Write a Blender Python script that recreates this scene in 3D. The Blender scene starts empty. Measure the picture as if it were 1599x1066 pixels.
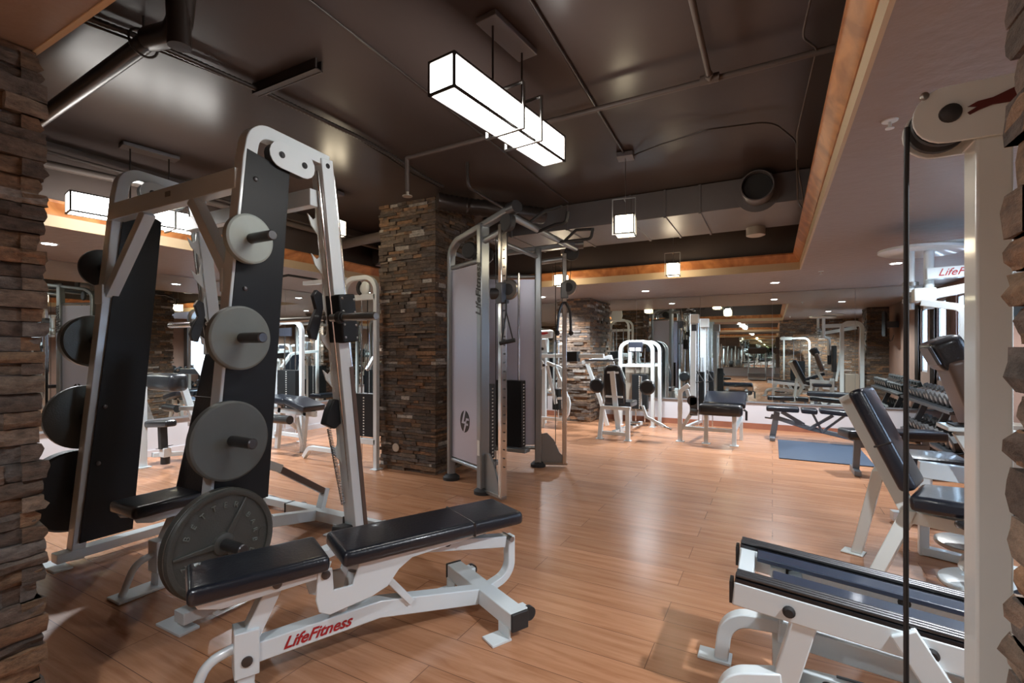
import bpy, bmesh, math, random
from mathutils import Vector, Matrix
random.seed(7)
R = math.radians
PI = math.pi
scene = bpy.context.scene
COL = scene.collection

# ---------------------------------------------------------------- camera
cam_d = bpy.data.cameras.new('camera'); cam = bpy.data.objects.new('camera', cam_d); COL.objects.link(cam)
cam.location = (0, 0, 1.3); cam.rotation_euler = (R(90), 0, R(28.3))
cam_d.sensor_width = 36; cam_d.lens = 17.0; cam_d.shift_y = 0.0094
cam_d.clip_start = 0.05; cam_d.clip_end = 80
scene.camera = cam
# ---------------------------------------------------------------- view, world
vs = scene.view_settings
vs.view_transform = 'Standard'; vs.look = 'None'; vs.gamma = 1; vs.use_curve_mapping = False
vs.exposure = 0.92
cy = scene.cycles
cy.max_bounces = 14; cy.glossy_bounces = 10; cy.diffuse_bounces = 4; cy.transmission_bounces = 4
cy.use_denoising = True; cy.sample_clamp_indirect = 6; cy.caustics_reflective = False; cy.caustics_refractive = False
world = bpy.data.worlds.new('daylight'); scene.world = world; world.use_nodes = True
wb = world.node_tree.nodes['Background']; wb.inputs[0].default_value = (0.66, 0.80, 1.0, 1); wb.inputs[1].default_value = 4.5

E_PEND = 12.5      # emission of the pendant shades
E_SPOT = 165.0      # watts of each recessed downlight

# ---------------------------------------------------------------- materials
MATS = {}
def mat(name, col, rough=.5, metal=0., emit=None, es=0., coat=0., noise=0., nscale=20., bump=0., bscale=60., spec=.5):
    m = bpy.data.materials.new(name); m.use_nodes = True; nt = m.node_tree; b = nt.nodes['Principled BSDF']
    b.inputs['Base Color'].default_value = (*col, 1); b.inputs['Roughness'].default_value = rough
    b.inputs['Metallic'].default_value = metal; b.inputs['Specular IOR Level'].default_value = spec
    if coat: b.inputs['Coat Weight'].default_value = coat; b.inputs['Coat Roughness'].default_value = .08
    if emit: b.inputs['Emission Color'].default_value = (*emit, 1); b.inputs['Emission Strength'].default_value = es
    if noise or bump:
        tc = nt.nodes.new('ShaderNodeTexCoord')
        if noise:
            n = nt.nodes.new('ShaderNodeTexNoise'); n.inputs['Scale'].default_value = nscale; n.inputs['Detail'].default_value = 4
            nt.links.new(tc.outputs['Object'], n.inputs['Vector'])
            r = nt.nodes.new('ShaderNodeMix'); r.data_type = 'RGBA'
            r.inputs[6].default_value = (*[c * (1 - noise) for c in col], 1); r.inputs[7].default_value = (*[min(1, c * (1 + noise)) for c in col], 1)
            nt.links.new(n.outputs['Fac'], r.inputs[0]); nt.links.new(r.outputs[2], b.inputs['Base Color'])
        if bump:
            n2 = nt.nodes.new('ShaderNodeTexNoise'); n2.inputs['Scale'].default_value = bscale; n2.inputs['Detail'].default_value = 3
            nt.links.new(tc.outputs['Object'], n2.inputs['Vector'])
            bm_ = nt.nodes.new('ShaderNodeBump'); bm_.inputs['Strength'].default_value = bump; bm_.inputs['Distance'].default_value = .01
            nt.links.new(n2.outputs['Fac'], bm_.inputs['Height']); nt.links.new(bm_.outputs['Normal'], b.inputs['Normal'])
    MATS[name] = m
    return m

def wood_floor():
    m = bpy.data.materials.new('laminate_floor'); m.use_nodes = True; nt = m.node_tree; b = nt.nodes['Principled BSDF']; L = nt.links.new
    tc = nt.nodes.new('ShaderNodeTexCoord')
    br = nt.nodes.new('ShaderNodeTexBrick'); br.inputs['Scale'].default_value = 1
    br.inputs['Brick Width'].default_value = 1.25; br.inputs['Row Height'].default_value = .2
    br.inputs['Mortar Size'].default_value = .0016; br.offset = .37; br.offset_frequency = 2
    br.inputs['Color1'].default_value = (0, 0, 0, 1); br.inputs['Color2'].default_value = (1, 1, 1, 1); br.inputs['Mortar'].default_value = (.5, .5, .5, 1)
    L(tc.outputs['Object'], br.inputs['Vector'])
    mp = nt.nodes.new('ShaderNodeMapping'); mp.inputs['Scale'].default_value = (.55, 7, 1); L(tc.outputs['Object'], mp.inputs['Vector'])
    va = nt.nodes.new('ShaderNodeVectorMath'); va.operation = 'MULTIPLY_ADD'
    L(br.outputs['Color'], va.inputs[0]); va.inputs[1].default_value = (13, 7, 3); L(mp.outputs[0], va.inputs[2])
    n = nt.nodes.new('ShaderNodeTexNoise'); n.inputs['Scale'].default_value = 3.2; n.inputs['Detail'].default_value = 6; n.inputs['Roughness'].default_value = .62; n.inputs['Distortion'].default_value = .5
    L(va.outputs[0], n.inputs['Vector'])
    cr = nt.nodes.new('ShaderNodeValToRGB'); e = cr.color_ramp.elements
    e[0].position = .3; e[0].color = (.33, .145, .070, 1); e[1].position = .72; e[1].color = (.53, .275, .155, 1)
    k = e.new(.5); k.color = (.44, .212, .112, 1)
    L(n.outputs['Fac'], cr.inputs[0])
    mx = nt.nodes.new('ShaderNodeMix'); mx.data_type = 'RGBA'; mx.blend_type = 'MULTIPLY'; mx.inputs[0].default_value = 1
    pl = nt.nodes.new('ShaderNodeMapRange'); pl.inputs[3].default_value = .9; pl.inputs[4].default_value = 1.08; L(br.outputs['Color'], pl.inputs[0])
    L(cr.outputs[0], mx.inputs[6]); L(pl.outputs[0], mx.inputs[7])
    mo = nt.nodes.new('ShaderNodeMix'); mo.data_type = 'RGBA'; L(br.outputs['Fac'], mo.inputs[0]); L(mx.outputs[2], mo.inputs[6]); mo.inputs[7].default_value = (.13, .06, .035, 1)
    L(mo.outputs[2], b.inputs['Base Color'])
    b.inputs['Roughness'].default_value = .27; b.inputs['Specular IOR Level'].default_value = .55
    n2 = nt.nodes.new('ShaderNodeTexNoise'); n2.inputs['Scale'].default_value = 5; L(tc.outputs['Object'], n2.inputs['Vector'])
    bp = nt.nodes.new('ShaderNodeBump'); bp.inputs['Strength'].default_value = .12; bp.inputs['Distance'].default_value = .02; L(n2.outputs['Fac'], bp.inputs['Height']); L(bp.outputs[0], b.inputs['Normal'])
    MATS['floor'] = m

def stone_mat():
    m = bpy.data.materials.new('ledge_stone'); m.use_nodes = True; nt = m.node_tree; b = nt.nodes['Principled BSDF']; L = nt.links.new
    at = nt.nodes.new('ShaderNodeAttribute'); at.attribute_name = 'tint'
    tc = nt.nodes.new('ShaderNodeTexCoord')
    n = nt.nodes.new('ShaderNodeTexNoise'); n.inputs['Scale'].default_value = 22; n.inputs['Detail'].default_value = 7; n.inputs['Roughness'].default_value = .7
    mp = nt.nodes.new('ShaderNodeMapping'); mp.inputs['Scale'].default_value = (1, 1, 2.2); L(tc.outputs['Object'], mp.inputs['Vector']); L(mp.outputs[0], n.inputs['Vector'])
    mr = nt.nodes.new('ShaderNodeMapRange'); mr.inputs[1].default_value = .3; mr.inputs[2].default_value = .7; mr.inputs[3].default_value = .35; mr.inputs[4].default_value = 1.75; L(n.outputs['Fac'], mr.inputs[0])
    mx = nt.nodes.new('ShaderNodeMix'); mx.data_type = 'RGBA'; mx.blend_type = 'MULTIPLY'; mx.inputs[0].default_value = 1
    L(at.outputs['Color'], mx.inputs[6]); L(mr.outputs[0], mx.inputs[7]); L(mx.outputs[2], b.inputs['Base Color'])
    b.inputs['Roughness'].default_value = .75
    bp = nt.nodes.new('ShaderNodeBump'); bp.inputs['Strength'].default_value = .8; bp.inputs['Distance'].default_value = .016; L(n.outputs['Fac'], bp.inputs['Height']); L(bp.outputs[0], b.inputs['Normal'])
    MATS['stone'] = m

def trim_mat():
    m = bpy.data.materials.new('orange_pine'); m.use_nodes = True; nt = m.node_tree; b = nt.nodes['Principled BSDF']; L = nt.links.new
    tc = nt.nodes.new('ShaderNodeTexCoord'); n = nt.nodes.new('ShaderNodeTexNoise'); n.inputs['Scale'].default_value = 4; n.inputs['Detail'].default_value = 5; n.inputs['Distortion'].default_value = 1.5
    L(tc.outputs['Object'], n.inputs['Vector']); cr = nt.nodes.new('ShaderNodeValToRGB'); e = cr.color_ramp.elements
    e[0].position = .35; e[0].color = (.27, .095, .028, 1); e[1].position = .65; e[1].color = (.50, .21, .07, 1)
    L(n.outputs['Fac'], cr.inputs[0]); L(cr.outputs[0], b.inputs['Base Color']); b.inputs['Roughness'].default_value = .4
    MATS['pine'] = m

wood_floor(); stone_mat(); trim_mat()
mat('ceil_dark', (.056, .042, .038), .28, noise=.18, nscale=1.2, bump=.12, bscale=4, spec=.14)
mat('soffit', (.26, .20, .17), .45, noise=.08, nscale=2, bump=.5, bscale=14)
mat('cream', (.50, .38, .24), .6)
mat('traywall', (.06, .042, .035), .5, noise=.15, nscale=3)
mat('pinkwall', (.26, .165, .13), .7, noise=.25, nscale=3, bump=.2, bscale=8)
mat('wains', (.52, .51, .53), .5, noise=.05, nscale=2)
mat('redwood', (.26, .10, .06), .4, noise=.3, nscale=5)
mat('ledge', (.20, .21, .22), .35)
mat('mirror', (.80, .86, .83), .006, 1.)
mat('white', (.67, .74, .77), .28, coat=.4)
mat('whiteold', (.66, .71, .70), .3, coat=.3)
mat('navy', (.007, .010, .017), .30, coat=.3, bump=.12, bscale=90)
mat('navystrip', (.022, .034, .06), .32, coat=.3)
mat('blackvinyl', (.012, .013, .016), .34, coat=.3, bump=.1, bscale=90)
mat('rubber', (.018, .018, .019), .6)
mat('blackpanel', (.013, .015, .017), .45, spec=.25)
mat('chrome', (.72, .71, .70), .16, 1.)
mat('steel', (.36, .35, .33), .3, 1.)
mat('darksteel', (.10, .10, .105), .35, .8)
mat('silver', (.27, .29, .30), .3, .6)
mat('panelgrey', (.47, .48, .58), .3, .25)
mat('castiron', (.085, .09, .083), .38, .35, bump=.15, bscale=120)
mat('platelight', (.34, .39, .365), .5, .1, noise=.12, nscale=14)
mat('plategrey', (.18, .205, .195), .5, .1, noise=.08, nscale=14)
mat('platedark', (.105, .118, .113), .5, .1, noise=.08, nscale=14)
mat('pipedark', (.045, .036, .032), .3, .4)
mat('pipebrown', (.085, .066, .057), .5, .0, spec=.3)
mat('lampframe', (.05, .042, .038), .35, .6)
mat('shade', (.95, .93, .88), .5, emit=(1, .97, .92), es=E_PEND)
mat('shadewarm', (.95, .9, .8), .5, emit=(1, .84, .58), es=E_PEND)
mat('spotglow', (1, 1, 1), .5, emit=(.93, .96, 1), es=22)
mat('galv', (.16, .15, .155), .42, .4, noise=.1, nscale=3)
mat('galvlight', (.42, .38, .32), .4, .4)
mat('red', (.38, .015, .02), .4)
mat('darkred', (.10, .018, .015), .4)
mat('blackink', (.01, .01, .012), .4)
mat('paper', (.75, .75, .72), .6)
mat('placard', (.03, .035, .05), .3)
mat('mat', (.03, .05, .085), .7, bump=.3, bscale=30)
mat('brownplastic', (.11, .075, .06), .35)
mat('greybench', (.17, .19, .215), .35, .5)
mat('screen', (.04, .055, .07), .12)
mat('curtain', (.10, .075, .065), .8)
mat('frost', (.75, .83, .9), .5)
_f = MATS['frost'].node_tree; _t = _f.nodes.new('ShaderNodeBsdfTranslucent'); _t.inputs[0].default_value = (.9, .95, 1, 1)
_f.links.new(_t.outputs[0], _f.nodes['Material Output'].inputs[0])

# ---------------------------------------------------------------- geometry builder
class G:
    def __init__(s): s.bm = bmesh.new()
    def mesh_from(s, verts, faces):
        vs_ = [s.bm.verts.new(v) for v in verts]
        for f in faces:
            try: s.bm.faces.new([vs_[i] for i in f])
            except ValueError: pass
        return s
    def box(s, c, d, M=None):
        c = Vector(c); h = Vector(d) / 2
        v = [Vector((x * h.x, y * h.y, z * h.z)) for x in (-1, 1) for y in (-1, 1) for z in (-1, 1)]
        if M is not None: v = [M @ q for q in v]
        return s.mesh_from([c + q for q in v], [(0, 1, 3, 2), (4, 6, 7, 5), (0, 4, 5, 1), (2, 3, 7, 6), (0, 2, 6, 4), (1, 5, 7, 3)])
    def bx(s, x0, x1, y0, y1, z0, z1): return s.box(((x0 + x1) / 2, (y0 + y1) / 2, (z0 + z1) / 2), (x1 - x0, y1 - y0, z1 - z0))
    def path(s, pts, w, h, n=(1, 0, 0), closed=False):
        """rectangular tube along pts lying in the plane with normal n; w along n, h in the plane"""
        pts = [Vector(p) for p in pts]; n = Vector(n).normalized(); N = len(pts); rings = []
        for i, p in enumerate(pts):
            a = pts[i - 1] if (i > 0 or closed) else None; b = pts[(i + 1) % N] if (i < N - 1 or closed) else None
            d0 = (p - a).normalized() if a is not None else None; d1 = (b - p).normalized() if b is not None else None
            d = ((d0 or d1) + (d1 or d0)); d = d.normalized() if d.length > 1e-6 else (d1 or d0)
            side = n.cross(d).normalized(); c = 1.
            if d0 is not None and d1 is not None: c = max(.35, d.dot(d1))
            sd = side * (h / 2 / c); nn = n * (w / 2)
            rings.append([p + sd + nn, p + sd - nn, p - sd - nn, p - sd + nn])
        V = [v for r in rings for v in r]; F = []
        for i in range(N if closed else N - 1):
            j = (i + 1) % N
            for k in range(4): F.append((4 * i + k, 4 * i + (k + 1) % 4, 4 * j + (k + 1) % 4, 4 * j + k))
        if not closed: F += [(3, 2, 1, 0), tuple(4 * (N - 1) + k for k in range(4))]
        return s.mesh_from(V, F)
    def bar(s, a, b, w, h, up=(0, 0, 1)):
        a = Vector(a); b = Vector(b); d = (b - a).normalized(); up = Vector(up)
        n = d.cross(up)
        if n.length < 1e-4: n = d.cross(Vector((1, 0, 0)))
        return s.path([a, b], w, h, n.normalized())
    def tube(s, pts, r, seg=10, closed=False):
        pts = [Vector(p) for p in pts]; N = len(pts); prev = None; V = []; F = []
        for i, p in enumerate(pts):
            a = pts[i - 1] if (i > 0 or closed) else p; b = pts[(i + 1) % N] if (i < N - 1 or closed) else p
            d = (b - a).normalized()
            if prev is None: u = d.orthogonal().normalized()
            else:
                u = prev - d * prev.dot(d); u = u.normalized() if u.length > 1e-5 else d.orthogonal().normalized()
            prev = u; v = d.cross(u); rr = r[i] if isinstance(r, (list, tuple)) else r
            V += [p + (u * math.cos(2 * PI * k / seg) + v * math.sin(2 * PI * k / seg)) * rr for k in range(seg)]
        for i in range(N if closed else N - 1):
            j = (i + 1) % N
            for k in range(seg): F.append((seg * i + k, seg * i + (k + 1) % seg, seg * j + (k + 1) % seg, seg * j + k))
        if not closed: F += [tuple(range(seg - 1, -1, -1)), tuple(seg * (N - 1) + k for k in range(seg))]
        return s.mesh_from(V, F)
    def cyl(s, a, b, r, seg=20): return s.tube([a, b], r, seg)
    def lathe(s, o, ax, prof, seg=32, hollow=False):
        """prof: (t along axis, radius)"""
        o = Vector(o); ax = Vector(ax).normalized(); u = ax.orthogonal().normalized(); v = ax.cross(u); V = []; F = []; N = len(prof)
        for t, r in prof:
            r = max(r, 1e-4)
            V += [o + ax * t + (u * math.cos(2 * PI * k / seg) + v * math.sin(2 * PI * k / seg)) * r for k in range(seg)]
        for i in range(N - 1):
            for k in range(seg): F.append((seg * i + k, seg * i + (k + 1) % seg, seg * (i + 1) + (k + 1) % seg, seg * (i + 1) + k))
        if hollow: F += [(seg * (N - 1) + k, seg * (N - 1) + (k + 1) % seg, (k + 1) % seg, k) for k in range(seg)]
        else: F += [tuple(range(seg - 1, -1, -1)), tuple(seg * (N - 1) + k for k in range(seg))]
        return s.mesh_from(V, F)
    def ball(s, o, r, sz=1., seg=16): return s.lathe(o, (0, 0, 1), [(-math.cos(PI * i / 10) * r * sz, math.sin(PI * i / 10) * r) for i in range(11)], seg)
    def plate(s, out, o, u, v, th):
        """polygon out (a,b) spread in u,v from o, thickness th centred"""
        o = Vector(o); u = Vector(u); v = Vector(v); n = u.cross(v).normalized() * (th / 2); N = len(out)
        V = [o + u * a + v * b + n for a, b in out] + [o + u * a + v * b - n for a, b in out]
        F = [tuple(range(N)), tuple(range(2 * N - 1, N - 1, -1))] + [(i, N + i, N + (i + 1) % N, (i + 1) % N) for i in range(N)]
        return s.mesh_from(V, F)
    def pad(s, c, d, M=None, r=.025, seg=3):
        """upholstered block with rounded edges"""
        g = G(); g.box((0, 0, 0), d)
        bmesh.ops.recalc_face_normals(g.bm, faces=g.bm.faces)
        bmesh.ops.bevel(g.bm, geom=list(g.bm.edges), offset=min(r, min(d) * .45), segments=seg, profile=.6, affect='EDGES')
        g.bm.verts.ensure_lookup_table()
        c = Vector(c); V = [(c + (M @ q.co if M is not None else q.co)) for q in g.bm.verts]
        F = [[q.index for q in f.verts] for f in g.bm.faces]; g.bm.verts.index_update(); F = [[q.index for q in f.verts] for f in g.bm.faces]
        g.bm.free(); return s.mesh_from(V, F)
    def xf(s, M): bmesh.ops.transform(s.bm, matrix=M, verts=s.bm.verts); return s

def fil(pts, r, n=6):
    """round the inner corners of a polyline; r one number or a list per inner corner"""
    pts = [Vector(p) for p in pts]; out = [pts[0]]
    for i in range(1, len(pts) - 1):
        ri = r[i - 1] if isinstance(r, (list, tuple)) else r
        p, a, b = pts[i], pts[i - 1], pts[i + 1]; d0 = (a - p).normalized(); d1 = (b - p).normalized()
        ang = d0.angle(d1)
        if ri <= 0 or ang > 3.1: out.append(p); continue
        t = min(ri / math.tan(ang / 2), (a - p).length * .49, (b - p).length * .49); rr = t * math.tan(ang / 2)
        c = p + (d0 + d1).normalized() * (rr / math.sin(ang / 2)); s0 = p + d0 * t - c; s1 = p + d1 * t - c; th = s0.angle(s1)
        for k in range(n + 1):
            f = k / n; out.append(c + (s0 * math.sin((1 - f) * th) + s1 * math.sin(f * th)) / math.sin(th))
    out.append(pts[-1]); return out
def stad(L, r, n=8):
    """stadium outline, length L between centres"""
    o = [(L / 2 + r * math.cos(a), r * math.sin(a)) for a in [(-.5 + k / n) * PI for k in range(n + 1)]]
    return o + [(-L / 2 - r * math.cos(a), -r * math.sin(a)) for a in [(-.5 + k / n) * PI for k in range(n + 1)]]
def circ(r, n=24, c=(0, 0), ry=None): return [(c[0] + r * math.cos(2 * PI * k / n), c[1] + (ry or r) * math.sin(2 * PI * k / n)) for k in range(n)]
def rotz(a): return Matrix.Rotation(a, 3, 'Z')
def rotx(a): return Matrix.Rotation(a, 3, 'X')
def roty(a): return Matrix.Rotation(a, 3, 'Y')

def link(name, me, m, parent=None, bev=0., world=False, smooth=True):
    o = bpy.data.objects.new(name, me); COL.objects.link(o)
    me.materials.append(MATS[m])
    if parent is not None:
        o.parent = parent
        if world:
            root = parent
            off = Vector((0, 0, 0))
            while root is not None: off += root.location; root = root.parent
            me.transform(Matrix.Translation(-off))
    if smooth:
        me.polygons.foreach_set('use_smooth', [True] * len(me.polygons)); me.set_sharp_from_angle(angle=R(35))
    if bev:
        b = o.modifiers.new('bevel', 'BEVEL'); b.width = bev; b.segments = 2; b.limit_method = 'ANGLE'; b.angle_limit = R(50)
    return o
def obj(name, g, m, parent=None, bev=0., world=True, smooth=True):
    bmesh.ops.recalc_face_normals(g.bm, faces=g.bm.faces)
    me = bpy.data.meshes.new(name); g.bm.to_mesh(me); g.bm.free()
    return link(name, me, m, parent, bev, world, smooth)
def tag(o, label=None, cat=None, group=None, kind=None):
    if label: o['label'] = label
    if cat: o['category'] = cat
    if group: o['group'] = group
    if kind: o['kind'] = kind
    return o
def thing(name, label, cat, loc=(0, 0, 0), group=None, rz=0.):
    o = bpy.data.objects.new(name, None); COL.objects.link(o); o.location = loc; o.rotation_euler = (0, 0, rz); o.empty_display_size = .1
    return tag(o, label, cat, group)
def struct(name, g, m, bev=0.):
    return tag(obj(name, g, m, None, bev), kind='structure')
def dup(root, loc, rz=None, label=None, group=None):
    r = root.copy(); COL.objects.link(r); r.location = loc
    if rz is not None: r.rotation_euler = (0, 0, rz)
    if label: r['label'] = label
    if group: r['group'] = group
    def rec(src, dst):
        for ch in list(src.children):
            c = ch.copy(); COL.objects.link(c); c.parent = dst; rec(ch, c)
    rec(root, r)
    return r
def text(name, body, size, m, M, parent, ext=.001, world=True, shear=0., xs=1., offset=0.):
    cu = bpy.data.curves.new('t', 'FONT'); cu.body = body; cu.size = size; cu.extrude = ext; cu.align_x = 'CENTER'; cu.align_y = 'CENTER'; cu.shear = shear; cu.resolution_u = 3; cu.offset = offset
    o = bpy.data.objects.new('t', cu); COL.objects.link(o)
    me = bpy.data.meshes.new_from_object(o.evaluated_get(bpy.context.evaluated_depsgraph_get()))
    bpy.data.objects.remove(o); bpy.data.curves.remove(cu)
    me.transform(M @ Matrix.Diagonal((xs, 1, 1, 1))); me.materials.clear(); me.name = name
    return link(name, me, m, parent, 0, world, False)
def basis(o, u, v):
    """matrix whose x,y axes are u,v and origin o"""
    u = Vector(u).normalized(); v = Vector(v).normalized(); n = u.cross(v).normalized()
    return Matrix(((u.x, v.x, n.x, o[0]), (u.y, v.y, n.y, o[1]), (u.z, v.z, n.z, o[2]), (0, 0, 0, 1)))
# ================================================================ the setting
XL, XR, YB, YN = -6.75, 2.24, 9.05, .64      # left wall, right wall, back wall, front face of the stone wall
ZS, ZC, YR = 2.27, 2.92, -10.0               # soffit, ceiling slab, rear wall behind the camera
TX0, TX1, TY0, TY1 = -4.93, .30, .64, 6.67   # raised tray
struct('floor', G().bx(XL - .2, XR + .2, YR - .2, YB + .2, -.1, 0), 'floor')
struct('ceiling', G().bx(XL - .2, XR + .2, YR - .2, YB + .2, ZC, ZC + .12), 'ceil_dark')
def ring(g, x0, x1, y0, y1, X0, X1, Y0, Y1, z0, z1):
    g.bx(X0, x0, Y0, Y1, z0, z1); g.bx(x1, X1, Y0, Y1, z0, z1); g.bx(x0, x1, Y0, y0, z0, z1); g.bx(x0, x1, y1, Y1, z0, z1); return g
RY0, RY1 = -8.6, -.9                          # raised tray of the rear room
struct('ceiling_soffit', ring(G(), TX0, TX1, TY0, TY1, XL, XR, RY1, YB, ZS, ZS + .03), 'soffit')
struct('ceiling_soffit_rear', ring(G(), TX0, TX1, RY0, RY1 - .001, XL, XR, YR, RY1 - .001, ZS, ZS + .03), 'soffit')
k = 0
for (y0, y1) in ((TY0, TY1), (RY0, RY1)):
    k += 1
    struct('trim_%d' % k, ring(G(), TX0 + .016, TX1 - .016, y0 + .016, y1 - .016, TX0, TX1, y0, y1, ZS - .004, ZS + .10), 'cream')
    g = ring(G(), TX0, TX1, y0, y1, TX0 - .04, TX1 + .04, y0 - .04, y1 + .04, ZS + .10, ZC)
    struct('ceiling_tray_wall' + ('' if k == 1 else '_rear'), g, 'traywall')
    g = G()                                   # crown moulding of orange pine
    prof = [(0, .085), (.022, .085), (.026, .10), (.05, .125), (.075, .165), (.085, .17), (.085, .19), (0, .19)]
    for (p0, p1, ins) in (((TX0, y0), (TX0, y1), (1, 0)), ((TX1, y0), (TX1, y1), (-1, 0)), ((TX0, y0), (TX1, y0), (0, 1)), ((TX0, y1), (TX1, y1), (0, -1))):
        V = []
        for e, p in ((0, p0), (1, p1)):
            dx, dy = p1[0] - p0[0], p1[1] - p0[1]; l = math.hypot(dx, dy); t = (dx / l, dy / l); sg = 1 if e == 0 else -1
            for a, z in prof: V.append((p[0] + ins[0] * a + t[0] * a * sg, p[1] + ins[1] * a + t[1] * a * sg, ZS + z))
        n = len(prof); g.mesh_from(V, [tuple(range(n)), tuple(range(2 * n - 1, n - 1, -1))] + [(i, (i + 1) % n, n + (i + 1) % n, n + i) for i in range(n)])
    struct('trim_%d' % (k + 2), g, 'pine')
# back wall, rear wall and left wall: pale dado, mirror above
struct('wall_back', G().bx(XL, XR, YB, YB + .15, 0, ZC), 'wains')
struct('wall_rear', G().bx(XL, XR, YR - .15, YR, 0, ZC), 'wains')
struct('wall_left', G().bx(XL - .15, XL, YR, YB, 0, ZC), 'wains')
struct('baseboard_back', G().bx(XL + .02, XR, YB - .018, YB, 0, .095), 'redwood')
struct('baseboard_left', G().bx(XL, XL + .018, YN, YB, 0, .08), 'wains')
def mirrors(label, spans, axis, c, z0, z1, sgn):
    t = thing('wall_mirror', label, 'mirror', (c if axis == 'X' else (spans[0] + spans[-1]) / 2, (spans[0] + spans[-1]) / 2 if axis == 'X' else c, z0))
    for a, b in zip(spans[:-1], spans[1:]):
        g = G(); lo, hi = sorted((c, c + sgn * .008))
        if axis == 'Y': g.bx(a + .002, b - .002, lo, hi, z0, z1)
        else: g.bx(lo, hi, a + .002, b - .002, z0, z1)
        obj('mirror_panel', g, 'mirror', t, smooth=False)
    g = G(); lo, hi = sorted((c, c + sgn * .03))
    if axis == 'Y': g.bx(spans[0], spans[-1], lo, hi, z0 - .025, z0 - .002)
    else: g.bx(lo, hi, spans[0], spans[-1], z0 - .025, z0 - .002)
    obj('ledge_strip', g, 'ledge', t)
mirrors('tall seamed mirror panels covering the back wall beside the stone pillar', [-2.95, -2.23, -1.115, 0, 1.12, 2.24], 'Y', YB, .46, ZS - .005, -1)
mirrors('mirror panels in the back corner left of the stone pillar', [-6.74, -5.6, -4.5, -3.55], 'Y', YB, .46, ZS - .005, -1)
mirrors('long mirror panels along the left wall behind the smith machine', [YN + .05, 1.7, 2.8, 3.9, 5.0, 6.1, 7.2, 8.1, 9.04], 'X', XL, .46, ZS - .005, 1)
mirrors('mirror across the far wall of the room behind, seen reflected', [-6.7, -4.5, -2.23, 0, 2.2], 'Y', YR, .46, ZS - .005, 1)
# right wall with two daylight windows
WIN = [(7.45, 7.85, .95, 2.02), (8.38, 8.82, .85, 2.08), (2.9, 3.9, 1.0, 2.0)]
g = G(); ys = sorted([YR] + [w[0] for w in WIN] + [w[1] for w in WIN] + [YB])
for a, b in zip(ys[:-1], ys[1:]):
    w = [q for q in WIN if abs(q[0] - a) < 1e-6]
    if w: g.bx(XR, XR + .12, a, b, 0, w[0][2]); g.bx(XR, XR + .12, a, b, w[0][3], ZC)
    else: g.bx(XR, XR + .12, a, b, 0, ZC)
struct('wall_right', g, 'pinkwall')
for i, (a, b, z0, z1) in enumerate(WIN):
    fr = struct('window_%d' % (i + 1), ring(G(), a + .03, b - .03, z0 + .03, z1 - .03, a, b, z0, z1, XR + .02, XR + .07).xf(Matrix(((0, 0, 1, 0), (1, 0, 0, 0), (0, 1, 0, 0), (0, 0, 0, 1)))), 'wains')
    c = obj('window_frosted_pane', G().bx(XR + .04, XR + .05, a + .03, b - .03, z0 + .03, z1 - .03), 'pane' if 'pane' in MATS else 'frost', fr)
    c['kind'] = 'structure'
    cu = G()
    n = 18; V = []
    for e, y0 in ((0, a - .2),):
        pts = [(XR - .03 - .012 * math.sin(j * 1.7), y0 + j * .011) for j in range(n)]
        for z in (.05 + z0 - .2, z1 + .08): V += [(p[0], p[1], z) for p in pts]
    cu.mesh_from(V, [(j, j + 1, n + j + 1, n + j) for j in range(n - 1)])
    o = obj('window_curtain', cu, 'curtain'); m_ = o.modifiers.new('s', 'SOLIDIFY'); m_.thickness = .006
    tag(o, ['dark curtain drawn beside the narrow window right of the dumbbell rack', 'dark curtain beside the window nearest the back corner', 'dark curtain beside the window next to the chest machine'][i], 'curtain')

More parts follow.
